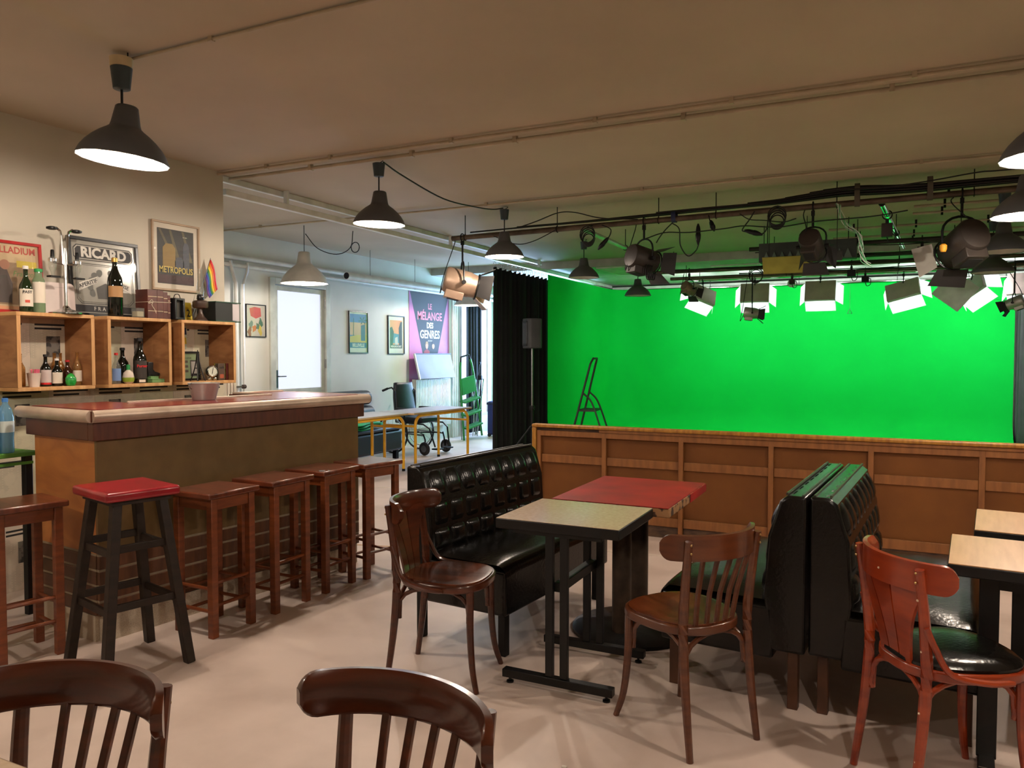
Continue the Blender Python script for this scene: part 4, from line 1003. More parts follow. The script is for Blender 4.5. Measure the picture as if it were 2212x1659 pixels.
# green step ladder leaning in the corner (local x across, leaning back)
t = thing('step_ladder', 'green metal step ladder leaning beside the white radiator', 'ladder', (-6.28, 11.38, 0), rot=(R(6), R(-13), R(72)))
m_gl = mat('green ladder paint', (38, 130, 62), .45)
for s in (-1, 1): B().tube([(s*.21, 0, .01), (s*.16, 0, 1.05), (s*.13, 0, 1.30), (s*.11, .0, 1.38)], .018, 8).obj('rail', m_gl, t)
B().tube([(-.11, 0, 1.37), (-.09, 0, 1.46), (.09, 0, 1.46), (.11, 0, 1.37)], .014, 8).obj('hand_loop', m_black, t)
for z in (.25, .48, .71): B().box(-.18, .18, -.09, .05, z-.012, z+.015).obj('step', m_gl, t, .004)
B().box(-.15, .15, -.02, .01, .82, 1.10).obj('platform', m_gl, t, .006)
for s in (-1, 1): B().tube([(s*.17, .10, .02), (s*.13, .05, 1.0)], .011, 8).obj('rear_leg', m_steel, t)
# equipment under the tall window
t = thing('equipment_case', 'dark blue equipment case standing under the tall window', 'case', (-6.10, 12.1, 0), R(5))
B().box(-.20, .20, -.2, .2, .03, .62).obj('case_body', mat('navy fabric', (30, 40, 96), .8), t, .03, 3); B().box(-.21, .21, -.21, .21, .56, .60).obj('case_lid', mat('navy trim', (20, 27, 66), .7), t, .01)
for sx in (-.16, .16): B().cyl((sx, -.21, .03), (sx, -.17, .03), .03).obj('wheel', m_rubber, t)
t = thing('light_stand', 'folded chrome light stand leaning above the blue case', 'stand', (-6.42, 11.62, 0))
for k in range(3): B().cyl((.0+.03*k, .02*k, 0.03), (.06+.05*k, .05*k, 1.02), .011).obj('leg', m_chrome, t)
B().cyl((.03, .02, .6), (.10, .06, 1.28), .009).obj('column', m_black, t); B().box(.07, .15, .03, .09, 1.0, 1.08).obj('clamp', m_black, t, .01); B().sphere((.10, .06, 1.29), .022).obj('head', m_black, t)
t = thing('storage_box', 'small red plastic box beside the blue equipment case', 'box', (-5.72, 11.72, 0), R(6))
B().box(-.08, .08, -.1, .1, .0, .26).obj('box_body', mat('red plastic', (190, 32, 36), .4), t, .01); B().box(-.087, .087, -.107, .107, .24, .27).obj('box_lid', mat('red lid', (160, 24, 28), .4), t, .006)
# aluminium duct hung over the bay, with its rods
t = thing('air_duct', 'slim white duct pipe hanging on thin rods over the bay', 'duct')
B().cyl((-6.35, 8.1, 2.46), (-6.3, 11.3, 2.46), .05, n=18).obj('duct_tube', m_white, t); B().cyl((-6.35, 8.0995, 2.46), (-6.35, 8.0985, 2.46), .043, n=18).obj('duct_mouth', m_blackm, t)
for y in (8.6, 9.7, 10.8): B().cyl((-6.34, y, 2.40), (-6.34, y, ZC-.001), .004, n=6).obj('hanging_rod', m_steel, t)

# ------------------------------------------------------------------ back bar wall: newspaper sheets, crates
def paper_mat(name, c, ink, k):
    """newsprint: columns of broken dark text lines"""
    m = bpy.data.materials.new(name); m.use_nodes = True; MATS[name] = m
    nt = m.node_tree; n = nt.nodes; L = nt.links; b = n['Principled BSDF']; b.inputs['Roughness'].default_value = .8
    tc = n.new('ShaderNodeTexCoord'); mp = n.new('ShaderNodeMapping'); L.new(tc.outputs['Object'], mp.inputs[0]); mp.inputs['Location'].default_value = (k*3.1, k*1.7, k*2.3)
    br = n.new('ShaderNodeTexBrick'); br.inputs['Scale'].default_value = 1; br.inputs['Brick Width'].default_value = .055; br.inputs['Row Height'].default_value = .0075
    br.inputs['Mortar Size'].default_value = .0028; br.offset = .37; br.inputs['Color1'].default_value = (*lin(ink), 1); br.inputs['Color2'].default_value = (*lin(tuple(min(255, x+50) for x in ink)), 1); br.inputs['Mortar'].default_value = (*lin(c), 1)
    rt = n.new('ShaderNodeMapping'); rt.inputs['Rotation'].default_value = (0, 0, 0)
    sx = n.new('ShaderNodeSeparateXYZ'); L.new(mp.outputs[0], sx.inputs[0]); cx = n.new('ShaderNodeCombineXYZ'); L.new(sx.outputs[1], cx.inputs[0]); L.new(sx.outputs[2], cx.inputs[1])
    L.new(cx.outputs[0], br.inputs['Vector'])
    nz = n.new('ShaderNodeTexNoise'); nz.inputs['Scale'].default_value = 9; L.new(mp.outputs[0], nz.inputs['Vector'])
    cr = n.new('ShaderNodeValToRGB'); cr.color_ramp.elements[0].position = .46; cr.color_ramp.elements[1].position = .52; L.new(nz.outputs['Fac'], cr.inputs[0])
    mx = n.new('ShaderNodeMix'); mx.data_type = 'RGBA'; mx.inputs['A'].default_value = (*lin(c), 1); L.new(cr.outputs[0], mx.inputs['Factor']); L.new(br.outputs[0], mx.inputs['B'])
    m2 = n.new('ShaderNodeMix'); m2.data_type = 'RGBA'; m2.inputs['Factor'].default_value = .5; m2.inputs['A'].default_value = (*lin(c), 1); L.new(mx.outputs['Result'], m2.inputs['B'])
    L.new(m2.outputs['Result'], b.inputs['Base Color'])
    return m
papers = [paper_mat('newsprint %d' % k, c, (60, 56, 50), k) for k, c in enumerate([(206, 196, 174), (214, 200, 182), (198, 192, 164)])]
m_ink = mat('newspaper ink', (40, 38, 36), .8); m_photo = mat('newspaper photo', (112, 106, 98), .7, c2=(46, 44, 42), scale=22, lo=.45, hi=.55)
wall_left.location = (0, 0, 0)
yy = 2.05; row = 0
zs = [(1.245, 1.66), (.83, 1.245), (.415, .83), (.0, .415)]
for r_, (z0, z1) in enumerate(zs):
    y = 2.0+(.11 if r_ % 2 else 0); i = 0
    while y < YE-.05:
        y1 = min(y+.31, YE-.01); k = (i*2+r_) % 3; t_ = .0012+.0006*((i+r_) % 2)
        sh = B().box(XL, XL+t_, y+.001, y1, z0+.001, z1).obj('newspaper_sheet', papers[k], wall_left)
        hl = B()
        for q in range(2): hl.box(XL+t_, XL+t_+.0004, y+.03, y+.03+(y1-y)*(.75-.2*q), z1-.055-.024*q, z1-.043-.024*q)
        hl.obj('headline', m_ink, sh)
        if (i+r_) % 2: B().box(XL+t_, XL+t_+.0004, y+.10, y+.19, z1-.25, z1-.12).obj('news_photo', m_photo, sh)
        y += .31; i += 1
m_crate = mat('pine crate', (212, 166, 112), .55, c2=(182, 132, 80), scale=3, st=(1, 7, 1), dist=.6)
m_cratein = mat('brown crate side', (164, 114, 70), .55, c2=(132, 86, 48), scale=3, st=(2, 1, 6), dist=.8)
XF = -4.44
crates = []
for y0, y1, lb in ((2.695, 3.172, 'open pine wall crate holding small bottles and a paper cup'), (3.262, 3.744, 'open pine wall crate holding the tall dark bottle and toy boot'), (3.832, 4.325, 'open pine wall crate holding the alarm clock and books')):
    t = thing('wall_crate', lb, 'crate', (XL+.003, y0, 1.213), 0, 'pine crates on the bar wall'); w = y1-y0; d = XF-XL-.003; T = .022
    B().box(0, d, 0, w, .458-T, .458).obj('top_board', m_crate, t, .003); B().box(0, d, 0, w, 0, T).obj('bottom_board', m_crate, t, .003)
    B().box(0, d, 0, T, T, .458-T).obj('side_board', m_cratein, t, .002); B().box(0, d, w-T, w, T, .458-T).obj('side_board', m_cratein, t, .002)
    for q in (T, w-T): B().box(d-.004, d+.001, q-T if q == T else q, q if q == T else q+T, T, .458-T).obj('end_grain', m_crate, t)
    crates.append((y0, y1))

# ------------------------------------------------------------------ framed things on walls
m_pane = glass('picture glass', (255, 255, 255), .10, .02, .02)
m_frblack = mat('black frame', (16, 16, 18), .35)
def M(c, name=None, rough=.6): return mat(name or 'print %d %d %d' % c, c, rough, c2=tuple(int(x*.93) for x in c), scale=4)
def framed(name, label, cat, y0, y1, z0, z1, X, fw, fm, pm, matw=0, matm=None, lean=0, fd=.018, pane=True, group=None, yaw=0):
    t = thing(name, label, cat, (X, (y0+y1)/2, z0), rot=(R(90-lean), 0, R(90+yaw)), group=group); w = (y1-y0)/2; h = z1-z0
    for x0, x1, a, c in ((-w, w, 0, fw), (-w, w, h-fw, h), (-w, -w+fw, fw, h-fw), (w-fw, w, fw, h-fw)): 
        if fw > 0: B().box(x0, x1, a, c, 0, fd).obj('frame_bar', fm, t, .002)
    if matm: B().box(-w+fw, w-fw, fw, h-fw, 0, .003).obj('mount', matm, t)
    m_ = fw+matw
    p = B().box(-w+m_, w-m_, m_, h-m_, .0, .004).obj('print', pm, t)
    if pane: B().box(-w+fw, w-fw, fw, h-fw, fd*.72, fd*.72+.001).obj('glass_pane', m_pane, t)
    return t, p
def shape(parent, pts, m, z=.0042, name='motif'): return B().prism(pts, z, z+.0004).obj(name, m, parent)
Z1, Z2, Z3 = .0042, .0048, .0054
ink = M((24, 22, 24)); off = M((232, 226, 214)); gold = M((206, 168, 70))
# red framed theatre poster
t, p = framed('framed_poster', 'red framed theatre poster reading PALLADIUM leaning above the bottle crate', 'poster', 2.66, 3.0, 1.672, 2.10, XL+.035, .018, mat('red frame', (176, 30, 28), .35), M((206, 178, 136)), lean=4)
w = .17; h = .428
text('PALLADIUM', .056, M((190, 60, 40)), p, (0.0, h-.055, Z1), bold=.0012, sx=.92)
shape(p, [(-w+.03, .05), (w-.03, .05), (w-.03, .30), (-w+.03, .30)], M((150, 120, 84)))
shape(p, [(.02, .275), (w-.03, .275), (w-.03, .315), (.02, .315)], M((214, 190, 60)), Z2)
text('Francoise', .045, M((90, 132, 60)), p, (.08, .235, Z2), shear=.2)
shape(p, [(-.11, .06), (-.02, .06), (-.01, .17), (-.04, .26), (-.075, .275), (-.11, .22)], M((74, 56, 50)), Z2); shape(p, [(-.05+.03*math.cos(a*.5), .285+.03*math.sin(a*.5)) for a in range(12)], M((176, 120, 90)), Z3)
shape(p, [(-w+.025, .022), (w-.025, .022), (w-.025, .04), (-w+.025, .04)], M((224, 160, 110)), Z2)
# aperitif mirror
t, p = framed('advertising_mirror', 'black framed aperitif mirror reading RICARD', 'mirror', 3.165, 3.675, 1.672, 2.185, XL+.045, .022, m_frblack, mat('grey mirror print', (168, 164, 152), .2, .1, c2=(158, 154, 142), scale=2), lean=4)
w = .255; h = .513
def octo(x0, x1, y0, y1, c): return [(x0+c, y0), (x1-c, y0), (x1, y0+c), (x1, y1-c), (x1-c, y1), (x0+c, y1), (x0, y1-c), (x0, y0+c)]
shape(p, octo(-.215, .215, .365, .465, .022), ink); shape(p, octo(-.209, .209, .371, .459, .02), M((196, 190, 178)), Z2); shape(p, octo(-.203, .203, .377, .453, .018), ink, Z3)
text('RICARD', .088, off, p, (0, .415, Z3+.0006), bold=.0035, sx=1.05)
def outl(pts, wd, m, z):
    n = len(pts); B().sweep([(x, y, z) for x, y in pts], [(-wd/2, 0), (wd/2, 0), (wd/2, .0004), (-wd/2, .0004)], closed=True).obj('outline', m, p)
outl(octo(-.205, .205, .085, .345, .03), .004, ink, Z1); outl(octo(-.195, .195, .095, .335, .026), .0025, ink, Z1)
for s in (-1, 1):
    for k in range(5):
        a = R(90+s*(22+k*24)); cx, cy = s*.0+.105*math.cos(a), .20+.095*math.sin(a)
        shape(p, [(cx+.026*math.cos(a+q*.7)*(.5+.5*abs(math.cos(q*.35))), cy+.026*math.sin(a+q*.7)) for q in range(9)], M((112, 112, 106)), Z1, 'leaf')
shape(p, [(-.19, .215), (-.06, .265), (-.06, .225), (-.19, .165)], off, Z2, 'ribbon'); shape(p, [(.19, .215), (.06, .265), (.06, .225), (.19, .165)], off, Z2, 'ribbon')
text('APERITIF', .036, ink, p, (-.125, .216, Z3), (0, 0, R(20)), bold=.0006); text('ANISE', .036, ink, p, (.125, .216, Z3), (0, 0, R(-20)), bold=.0006)
shape(p, [(-.06, .12), (.06, .12), (.07, .19), (0, .225), (-.07, .19)], M((88, 86, 82)), Z2, 'emblem')
shape(p, [(-.225, .03), (.225, .03), (.225, .075), (-.225, .075)], ink, Z1); text('FRANCE', .036, off, p, (0, .052, Z2), spacing=1.6)
# film poster stand-in
t, p = framed('framed_poster', 'pale framed dark film poster lettered METROPOLIS hanging over the books', 'poster', 3.797, 4.216, 1.89, 2.385, XL+.006, .014, mat('pale wood frame', (178, 152, 124), .5), M((38, 36, 34)), .036, M((222, 210, 190)))
for x0, x1 in ((-.15, -.02), (-.06, .02), (.05, .13)): shape(p, [(x0, .44), (x0+.02, .44), (x1+.02, .22), (x1-.01, .22)], M((96, 88, 58)), Z1, 'beam')
for x, y0, y1, wd in ((-.06, .17, .34, .11), (.03, .17, .25, .08), (.09, .17, .36, .055)): shape(p, [(x-wd/2, y0), (x+wd/2, y0), (x+wd/2, y1-.03), (x+wd/4, y1), (x-wd/4, y1), (x-wd/2, y1-.03)], M((150, 120, 52)) if x < 0 else M((70, 74, 84)), Z2, 'tower')
shape(p, [(-.155, .055), (.155, .055), (.155, .115), (-.155, .115)], M((66, 28, 30)), Z1)
text('METROPOLIS', .064, M((214, 188, 92)), p, (0, .150, Z3), sx=.80, bold=.001)
text('ist von', .014, off, p, (.08, .40, Z3))
# posters on the courtyard wall
t, p = framed('framed_poster', 'small framed poster of red and green dancing shapes beside the glazed door', 'poster', 6.775, 7.10, 1.64, 2.03, XD+.004, .010, m_frblack, M((208, 204, 188)), .006, off)
shape(p, [(-.08, .25), (-.1, .34), (-.02, .36), (.08, .35), (.09, .25), (.0, .22)], M((206, 92, 84)))
for q, (cx, cy, c) in enumerate([(-.08, .14, (120, 140, 130)), (-.03, .1, (206, 120, 60)), (.03, .13, (90, 130, 96)), (.08, .18, (70, 120, 90)), (.07, .08, (212, 190, 70)), (-.1, .06, (150, 90, 70))]):
    shape(p, [(cx+(.03+.012*math.sin(3*a+q))*math.cos(a), cy+(.05+.02*math.sin(2*a+q))*math.sin(a)) for a in [i*PI/6 for i in range(12)]], M(c), Z2+.0003*q)
t, p = framed('framed_poster', 'black framed travel poster with palm terrace reading BELLEVILLE', 'poster', 8.70, 9.14, 1.45, 2.05, XD+.004, .014, m_frblack, M((226, 222, 212)), .004, off)
shape(p, [(-.19, .08), (.19, .08), (.19, .56), (-.19, .56)], M((84, 112, 196))); shape(p, [(-.19, .26), (.19, .26), (.19, .44), (-.19, .44)], M((222, 168, 140)), Z2)
shape(p, [(-.19, .15), (.19, .15), (.19, .27), (-.05, .26), (-.19, .24)], M((214, 178, 76)), Z3); shape(p, [(.06, .18), (.16, .18), (.16, .42), (.06, .40)], M((52, 68, 130)), Z3+.0004)
shape(p, [(-.12, .25), (-.105, .25), (-.10, .50), (-.11, .50)], M((60, 70, 90)), Z3+.0004); shape(p, [(-.19, .08), (.19, .08), (.19, .155), (-.19, .155)], M((44, 76, 150)), Z3+.0004)
for k in range(6): shape(p, [(.10, .47), (.10+.10*math.cos(k*1.05), .47+.06*math.sin(k*1.05)), (.10+.09*math.cos(k*1.05+.3), .47+.05*math.sin(k*1.05+.3))], M((60, 84, 84)), Z3+.0008, 'palm_leaf')
text('BELLEVILLE', .066, off, p, (0, .115, Z3+.001), bold=.002, sx=.86)
t, p = framed('framed_poster', 'black framed travel poster with orange sky reading MENILMONTANT', 'poster', 9.64, 10.08, 1.44, 2.03, XD+.004, .014, m_frblack, M((226, 222, 214)), .012, off)
shape(p, [(-.16, .12), (.16, .12), (.16, .52), (-.16, .52)], M((226, 150, 96))); shape(p, [(-.16, .17), (.16, .17), (.16, .30), (-.16, .33)], M((70, 130, 150)), Z2)
shape(p, [(-.16, .14), (-.09, .14), (-.06, .34), (-.11, .42), (-.16, .40)], ink, Z3); shape(p, [(.16, .14), (.08, .14), (.07, .40), (.12, .50), (.16, .50)], M((40, 42, 60)), Z3); shape(p, [(-.04, .13), (.05, .13), (.04, .27), (-.03, .25)], M((200, 196, 190)), Z3)
shape(p, [(-.16, .09), (.16, .09), (.16, .145), (-.16, .145)], ink, Z3+.0004); text('MENILMONTANT', .045, off, p, (0, .117, Z3+.001), bold=.0015, sx=.80)
# large unframed film poster
t, p = framed('wall_poster', 'large pink and black film poster reading LE MELANGE DES GENRES', 'poster', 10.225, 11.455, .86, 2.51, XD+.002, 0, ink, M((196, 112, 170)), 0, None, pane=False)
H_ = 1.65
shape(p, [(-.615, H_), (.615, H_), (.12, .25), (-.10, .25)], ink)
wt = M((236, 232, 228)); pk = M((226, 120, 150))
for s_, z_, sz, c_ in (('LE', 1.36, .13, pk), ('MÉLANGE', 1.20, .185, pk), ('DES', 1.05, .13, wt), ('GENRES', .90, .185, wt)): text(s_, sz, c_, p, (0, z_, Z2), bold=.004, sx=.92)
text('UN FILM', .035, wt, p, (0, .80, Z2))
for x, b_, l_ in ((-.10, (150, 44, 46), (96, 124, 170)), (.10, (30, 28, 30), (30, 28, 30))):
    shape(p, [(x-.08, .20), (x+.08, .20), (x+.06, .42), (x-.06, .42)], M(l_), Z2, 'figure_legs'); shape(p, [(x-.10, .40), (x+.10, .40), (x+.085, .63), (x, .67), (x-.085, .63)], M(b_), Z3, 'figure_jacket')
    shape(p, [(x+.042*math.cos(a), .72+.055*math.sin(a)) for a in [i*PI/6 for i in range(12)]], M((206, 160, 130)), Z3, 'figure_head'); shape(p, [(x-.05, .72), (x-.03, .79), (x+.03, .79), (x+.05, .72), (x+.025, .75), (x-.025, .75)], M((176, 140, 90)) if x < 0 else ink, Z3+.0004, 'figure_hair')

# ------------------------------------------------------------------ bottles
g_green = glass('green bottle glass', (38, 58, 30), .2, .55); g_dark = glass('dark bottle glass', (12, 16, 12), .2, .92); g_brown = glass('brown bottle glass', (70, 36, 14), .2, .6)
g_clear = glass('clear glass', (236, 238, 234), .2, .10); g_amber = glass('pale amber glass', (196, 148, 84), .2, .3); g_pgreen = glass('pale green glass', (170, 196, 160), .2, .35)
lab = M((226, 214, 196), 'bottle label')
def bottle(label, y, h, r, gm, capm, x=-4.56, z=1.2355, lm=None, lz=(.15, .45), neck=.33, group='bottles in the bar crates', sh=.62, extra=None):
    t = thing('bottle', label, 'bottle', (x, y, z), R(-20), group)
    nr = r*neck
    pr = [(r*.92, 0), (r, h*.02), (r, h*(sh-.10)), (r*.92, h*(sh-.03)), (r*.62, h*(sh+.05)), (nr*1.15, h*(sh+.13)), (nr, h*(sh+.18)), (nr, h*.97), (nr*1.15, h*.975), (nr*1.15, h)]
    b = B().lathe(pr, 18); b.obj('glass_body', gm, t, ang=60)
    if capm: B().lathe([(nr*1.3, 0), (nr*1.3, h*.065), (nr*1.1, h*.075)], 14, (0, 0, h*.935)).obj('cap', capm, t)
    if lm: B().lathe([(r*1.015, h*lz[0]), (r*1.015, h*lz[1])], 18).obj('label', lm, t) if False else None
    if lm:
        n = 10; vs = []
        for zz in (h*lz[0], h*lz[1]):
            for i in range(n+1): a = R(-75+150*i/n); vs.append((r*1.02*math.cos(a), r*1.02*math.sin(a), zz))
        B().add(vs, [(i, i+1, n+2+i, n+1+i) for i in range(n)]).obj('label', lm, t)
    if extra: extra(t, h, r)
    return t
redc = M((196, 30, 34), 'red cap', .35); goldc = mat('gold foil', (190, 150, 80), .35, .7); whitec = M((230, 226, 220), 'white cap'); greenc = M((30, 140, 70), 'green cap')
T = 1.6725
def pastis(t, h, r):
    text('PAST', r*.62, ink, t, (r*1.03, 0, h*.43), (R(90), 0, R(90)), bold=.0006)
    B().box(r*1.0, r*1.03, -.012, .012, h*.2, h*.26).obj('seal', M((200, 70, 50)), t)
bottle('green pastis bottle with white PAST label before the red framed poster', 2.79, .265, .035, g_green, whitec, z=T, lm=lab, lz=(.12, .50), extra=pastis, group='bottles on top of the crates', x=-4.50)
bottle('pale green bottle with bright green cap before the red framed poster', 2.865, .255, .034, g_pgreen, greenc, z=T, lm=lab, lz=(.22, .70), group='bottles on top of the crates', neck=.5, sh=.78, x=-4.50)
t = bottle('tall black wine bottle with small tan label before the aperitif mirror', 3.365, .375, .045, g_dark, goldc, z=T, lm=M((176, 132, 84)), lz=(.33, .52), group='bottles on top of the crates', x=-4.50, sh=.70)
G1 = 'bottles in the bar crates'
bottle('red-labelled beer bottle in the paper cup crate', 2.915, .19, .029, g_dark, ink, lm=M((206, 190, 186)), lz=(.12, .52), x=-4.53, extra=lambda t, h, r: B().lathe([(r*1.01, h*.06), (r*1.01, h*.12)], 16).obj('red_band', redc, t))
bottle('beer bottle with round white label and white neck foil', 2.978, .165, .029, g_dark, whitec, lm=lab, lz=(.10, .50), x=-4.52)
bottle('amber bottle with narrow pale label behind the green egg', 3.016, .20, .028, g_amber, None, lm=lab, lz=(.12, .48), x=-4.60)
bottle('brown bottle with red and white neck foil beside the green egg', 3.062, .155, .03, g_brown, redc, x=-4.545)
bottle('amber bottle with small orange label near the crate side', 3.085, .20, .024, g_amber, None, lm=M((220, 150, 50)), lz=(.08, .2), x=-4.645)
bottle('amber bottle with white label touching the crate side', 3.122, .205, .025, g_amber, None, lm=lab, lz=(.12, .45), x=-4.54)
bottle('clear corked bottle behind the paper cup', 2.775, .19, .026, g_clear, None, x=-4.62)
bottle('pale amber bottle behind the pink sachets', 2.836, .195, .026, g_amber, None, x=-4.645)
bottle('taller clear spirit bottle with red cap', 3.335, .285, .030, g_clear, redc, lm=M((40, 48, 92)), lz=(.05, .25), x=-4.60)
bottle('shorter clear spirit bottle with red cap', 3.378, .20, .027, g_clear, redc, lm=M((120, 150, 200)), lz=(.10, .5), x=-4.52)
bottle('tall brown swing-top bottle with red lettering', 3.555, .30, .042, g_dark, ink, lm=M((44, 34, 28)), lz=(.10, .5), x=-4.52, extra=lambda t, h, r: (text('Porter', r*.6, redc, t, (r*1.03, 0, h*.38), (R(90), 0, R(90)), bold=.0008), B().box(r*.99, r*1.03, -.02, .02, h*.02, h*.08).obj('base_label', lab, t)))
bottle('dark round-shouldered bottle tucked behind the swing-top bottle', 3.50, .235, .038, g_dark, ink, x=-4.62)
# paper cup with sachets, green egg, lime bottle
t = thing('paper_cup', 'white paper cup filled with pink and white sachets', 'cup', (-4.50, 2.825, 1.2355))
B().lathe([(.027, 0), (.036, .078), (.038, .082), (.034, .080), (.026, .004), (.001, .004)], 20).obj('cup', M((226, 208, 194), 'paper cup'), t)
for k in range(7): B().box(-.003, .003, -.012, .012, .02, .105, Matrix.Translation((.02*math.cos(k), .02*math.sin(k), 0)) @ Euler((R(8*math.sin(k)), R(8*math.cos(k*2)), k)).to_matrix().to_4x4()).obj('sachet', M((214, 96, 120)) if k % 3 == 0 else M((226, 190, 170)), t)
t = thing('toy_egg', 'shiny green egg standing before the small bottles', 'ornament', (-4.475, 3.035, 1.2355))
B().lathe([(.001, 0), (.022, .002), (.030, .02), (.029, .045), (.02, .066), (.008, .076), (.001, .077)], 18).obj('egg', mat('shiny green', (40, 150, 60), .2), t); B().lathe([(.0295, .04), (.0298, .045), (.029, .05)], 18).obj('seam', greenc, t)
t = thing('syrup_bottle', 'round white squeeze bottle with green cap and lime band', 'bottle', (-4.50, 3.45, 1.2355))
B().lathe([(.018, 0), (.032, .012), (.036, .04), (.030, .07), (.012, .088), (.010, .095)], 18).obj('bottle_body', M((222, 206, 190)), t); B().lathe([(.0335, .012), (.037, .03), (.0365, .04)], 18).obj('lime_band', M((140, 160, 40)), t); B().lathe([(.012, .09), (.012, .12), (.008, .125)], 12).obj('cap', greenc, t)
# toy boot on green boxes
t = thing('green_box', 'small green cardboard box lying under the toy boot', 'box', (-4.53, 3.672, 1.2355), R(-3)); B().box(-.05, .05, -.05, .045, 0, .025).obj('box_body', M((110, 150, 92)), t, .002); B().box(-.051, .0505, -.051, .046, .018, .0215).obj('box_lid_edge', M((70, 110, 60)), t)
t = thing('green_box', 'green cardboard box on top of another, beneath the boot heel', 'box', (-4.54, 3.655, 1.2607), R(2)); B().box(-.04, .04, -.035, .03, 0, .018).obj('box_body', M((120, 160, 100)), t, .002); B().box(-.0405, .0405, -.0355, .0305, .012, .0145).obj('box_lid_edge', M((70, 110, 60)), t)
t = thing('toy_boot', 'small black cowboy boot ornament on the green boxes', 'ornament', (-4.535, 3.648, 1.279))
B().prism([(-.03, 0), (-.012, .0), (-.01, .008), (.02, 0), (.06, .004), (.068, .016), (.06, .022), (.025, .032), (.012, .045), (.014, .095), (-.026, .098), (-.03, .05)], -.016, .016, Euler((R(90), 0, R(90))).to_matrix().to_4x4()).obj('boot_body', mat('black boot', (20, 18, 18), .35), t, .006, 3)
B().box(-.017, .017, -.031, -.012, -.001, .008).obj('heel', m_frblack, t)
# things in the third crate
t, p = framed('postcard', 'colourful cartoon-style postcard pinned inside the clock crate', 'postcard', 3.985, 4.095, 1.475, 1.64, XL+.004, 0, ink, M((206, 216, 190)), pane=False)
for k, (x, y, c) in enumerate([(-.03, .045, (206, 50, 44)), (.0, .055, (60, 130, 170)), (.03, .05, (226, 196, 60)), (-.025, .125, (70, 150, 90)), (.03, .12, (40, 46, 80)), (.0, .01, (226, 210, 60))]): shape(p, [(x-.022, y-.02), (x+.022, y-.02), (x+.016, y+.03), (x-.012, y+.026)], M(c), Z1+.0003*k)
t, p = framed('picture_frame', 'black framed green menu card standing inside the clock crate', 'picture', 3.965, 4.185, 1.2355, 1.45, XL+.03, .014, m_frblack, M((136, 160, 112)), lean=4)
text('MENU DU JOUR', .018, ink, p, (-.02, .165, Z1)); 
for k in range(3): shape(p, [(-.085, .13-.035*k), (.01, .13-.035*k), (.01, .148-.035*k), (-.085, .148-.035*k)], M((80, 66, 50)), Z1)
shape(p, [(.03, .03), (.095, .03), (.095, .15), (.03, .15)], ink, Z1); shape(p, [(.038, .05), (.088, .05), (.088, .14), (.038, .14)], M((176, 170, 160)), Z2)
t = thing('tower_model', 'small dark iron lattice tower model beside the alarm clock', 'ornament', (-4.50, 4.02, 1.2355))
f = lambda sx, sy, z: Vector((sx*(.032*(1-z/.2)**1.8+.004), sy*(.032*(1-z/.2)**1.8+.004), z))
for sx in (-1, 1):
    for sy in (-1, 1): B().tube([f(sx, sy, z) for z in (0, .03, .06, .10, .15, .195)], .0042, 6).obj('leg', m_frblack, t)
for z in (.045, .09): B().box(-.022+z*.1, .022-z*.1, -.022+z*.1, .022-z*.1, z, z+.006).obj('platform', m_frblack, t)
B().cyl((0, 0, .19), (0, 0, .225), .003).obj('spire', m_frblack, t)
t = thing('alarm_clock', 'round black alarm clock with chrome ring and two ball feet', 'clock', (-4.49, 4.14, 1.2355), R(-18))
Q = Euler((0, R(90), 0)).to_matrix().to_4x4()
B().lathe([(.03, -.03), (.040, -.02), (.042, 0), (.040, .012)], 24, (0, 0, .068), Q).obj('case', m_frblack, t); B().lathe([(.001, .013), (.034, .013), (.034, .012)], 24, (0, 0, .068), Q).obj('dial', M((220, 224, 206)), t)
B().tube([(.013, .037*math.cos(2*PI*i/24), .068+.037*math.sin(2*PI*i/24)) for i in range(24)], .004, 6, True).obj('bezel', m_chrome, t); B().bar((.0145, 0, .068), (.0145, .004, .094), .002, .003).obj('hand', ink, t); B().bar((.0145, 0, .068), (.0145, -.003, .05), .002, .003).obj('hand', ink, t)
for s in (-1, 1): B().sphere((.005, s*.02, .014), .014).obj('ball_foot', m_chrome, t)
def book(label, x, y, z, d, th, h, cm, rz=0, pm=None, group=None, lean=0, title=None):
    t = thing('book', label, 'book', (x, y, z), rot=(R(lean), 0, rz), group=group)
    B().box(-d/2+.002, d/2-.003, .002, th-.002, .002, h-.002).obj('pages', pm or M((226, 214, 190)), t)
    b = B(); b.box(-d/2, d/2, 0, .002, 0, h); b.box(-d/2, d/2, th-.002, th, 0, h); b.box(d/2-.002, d/2, .002, th-.002, 0, h); b.obj('cover', cm, t)
    if title: title(t)
    return t
t = thing('cafe_tin', 'brown tin lettered café beside the yellow-green book', 'tin', (-4.505, 4.232, 1.2355), R(-6))
B().box(-.02, .02, -.03, .03, 0, .125).obj('tin_body', mat('brown tin', (96, 78, 66), .4, .3), t, .004); text('café', .026, M((40, 32, 28)), t, (.0206, 0, .095), (R(90), 0, R(90)), bold=.0006); B().prism(rrect(.034, .03, .006), .0204, .0208, Euler((R(90), 0, R(90))).to_matrix().to_4x4() @ Matrix.Translation((0, .03, 0))).obj('badge', M((176, 90, 60)), t)
book('yellow-green patterned book in the clock crate', -4.55, 4.265, 1.2355, .10, .012, .125, mat('yellow green cloth', (176, 176, 60), .6, c2=(90, 100, 40), scale=90, lo=.48, hi=.52), group='books in the clock crate')
book('dark red book against the crate side', -4.55, 4.280, 1.2355, .12, .018, .125, M((92, 24, 22)), group='books in the clock crate')
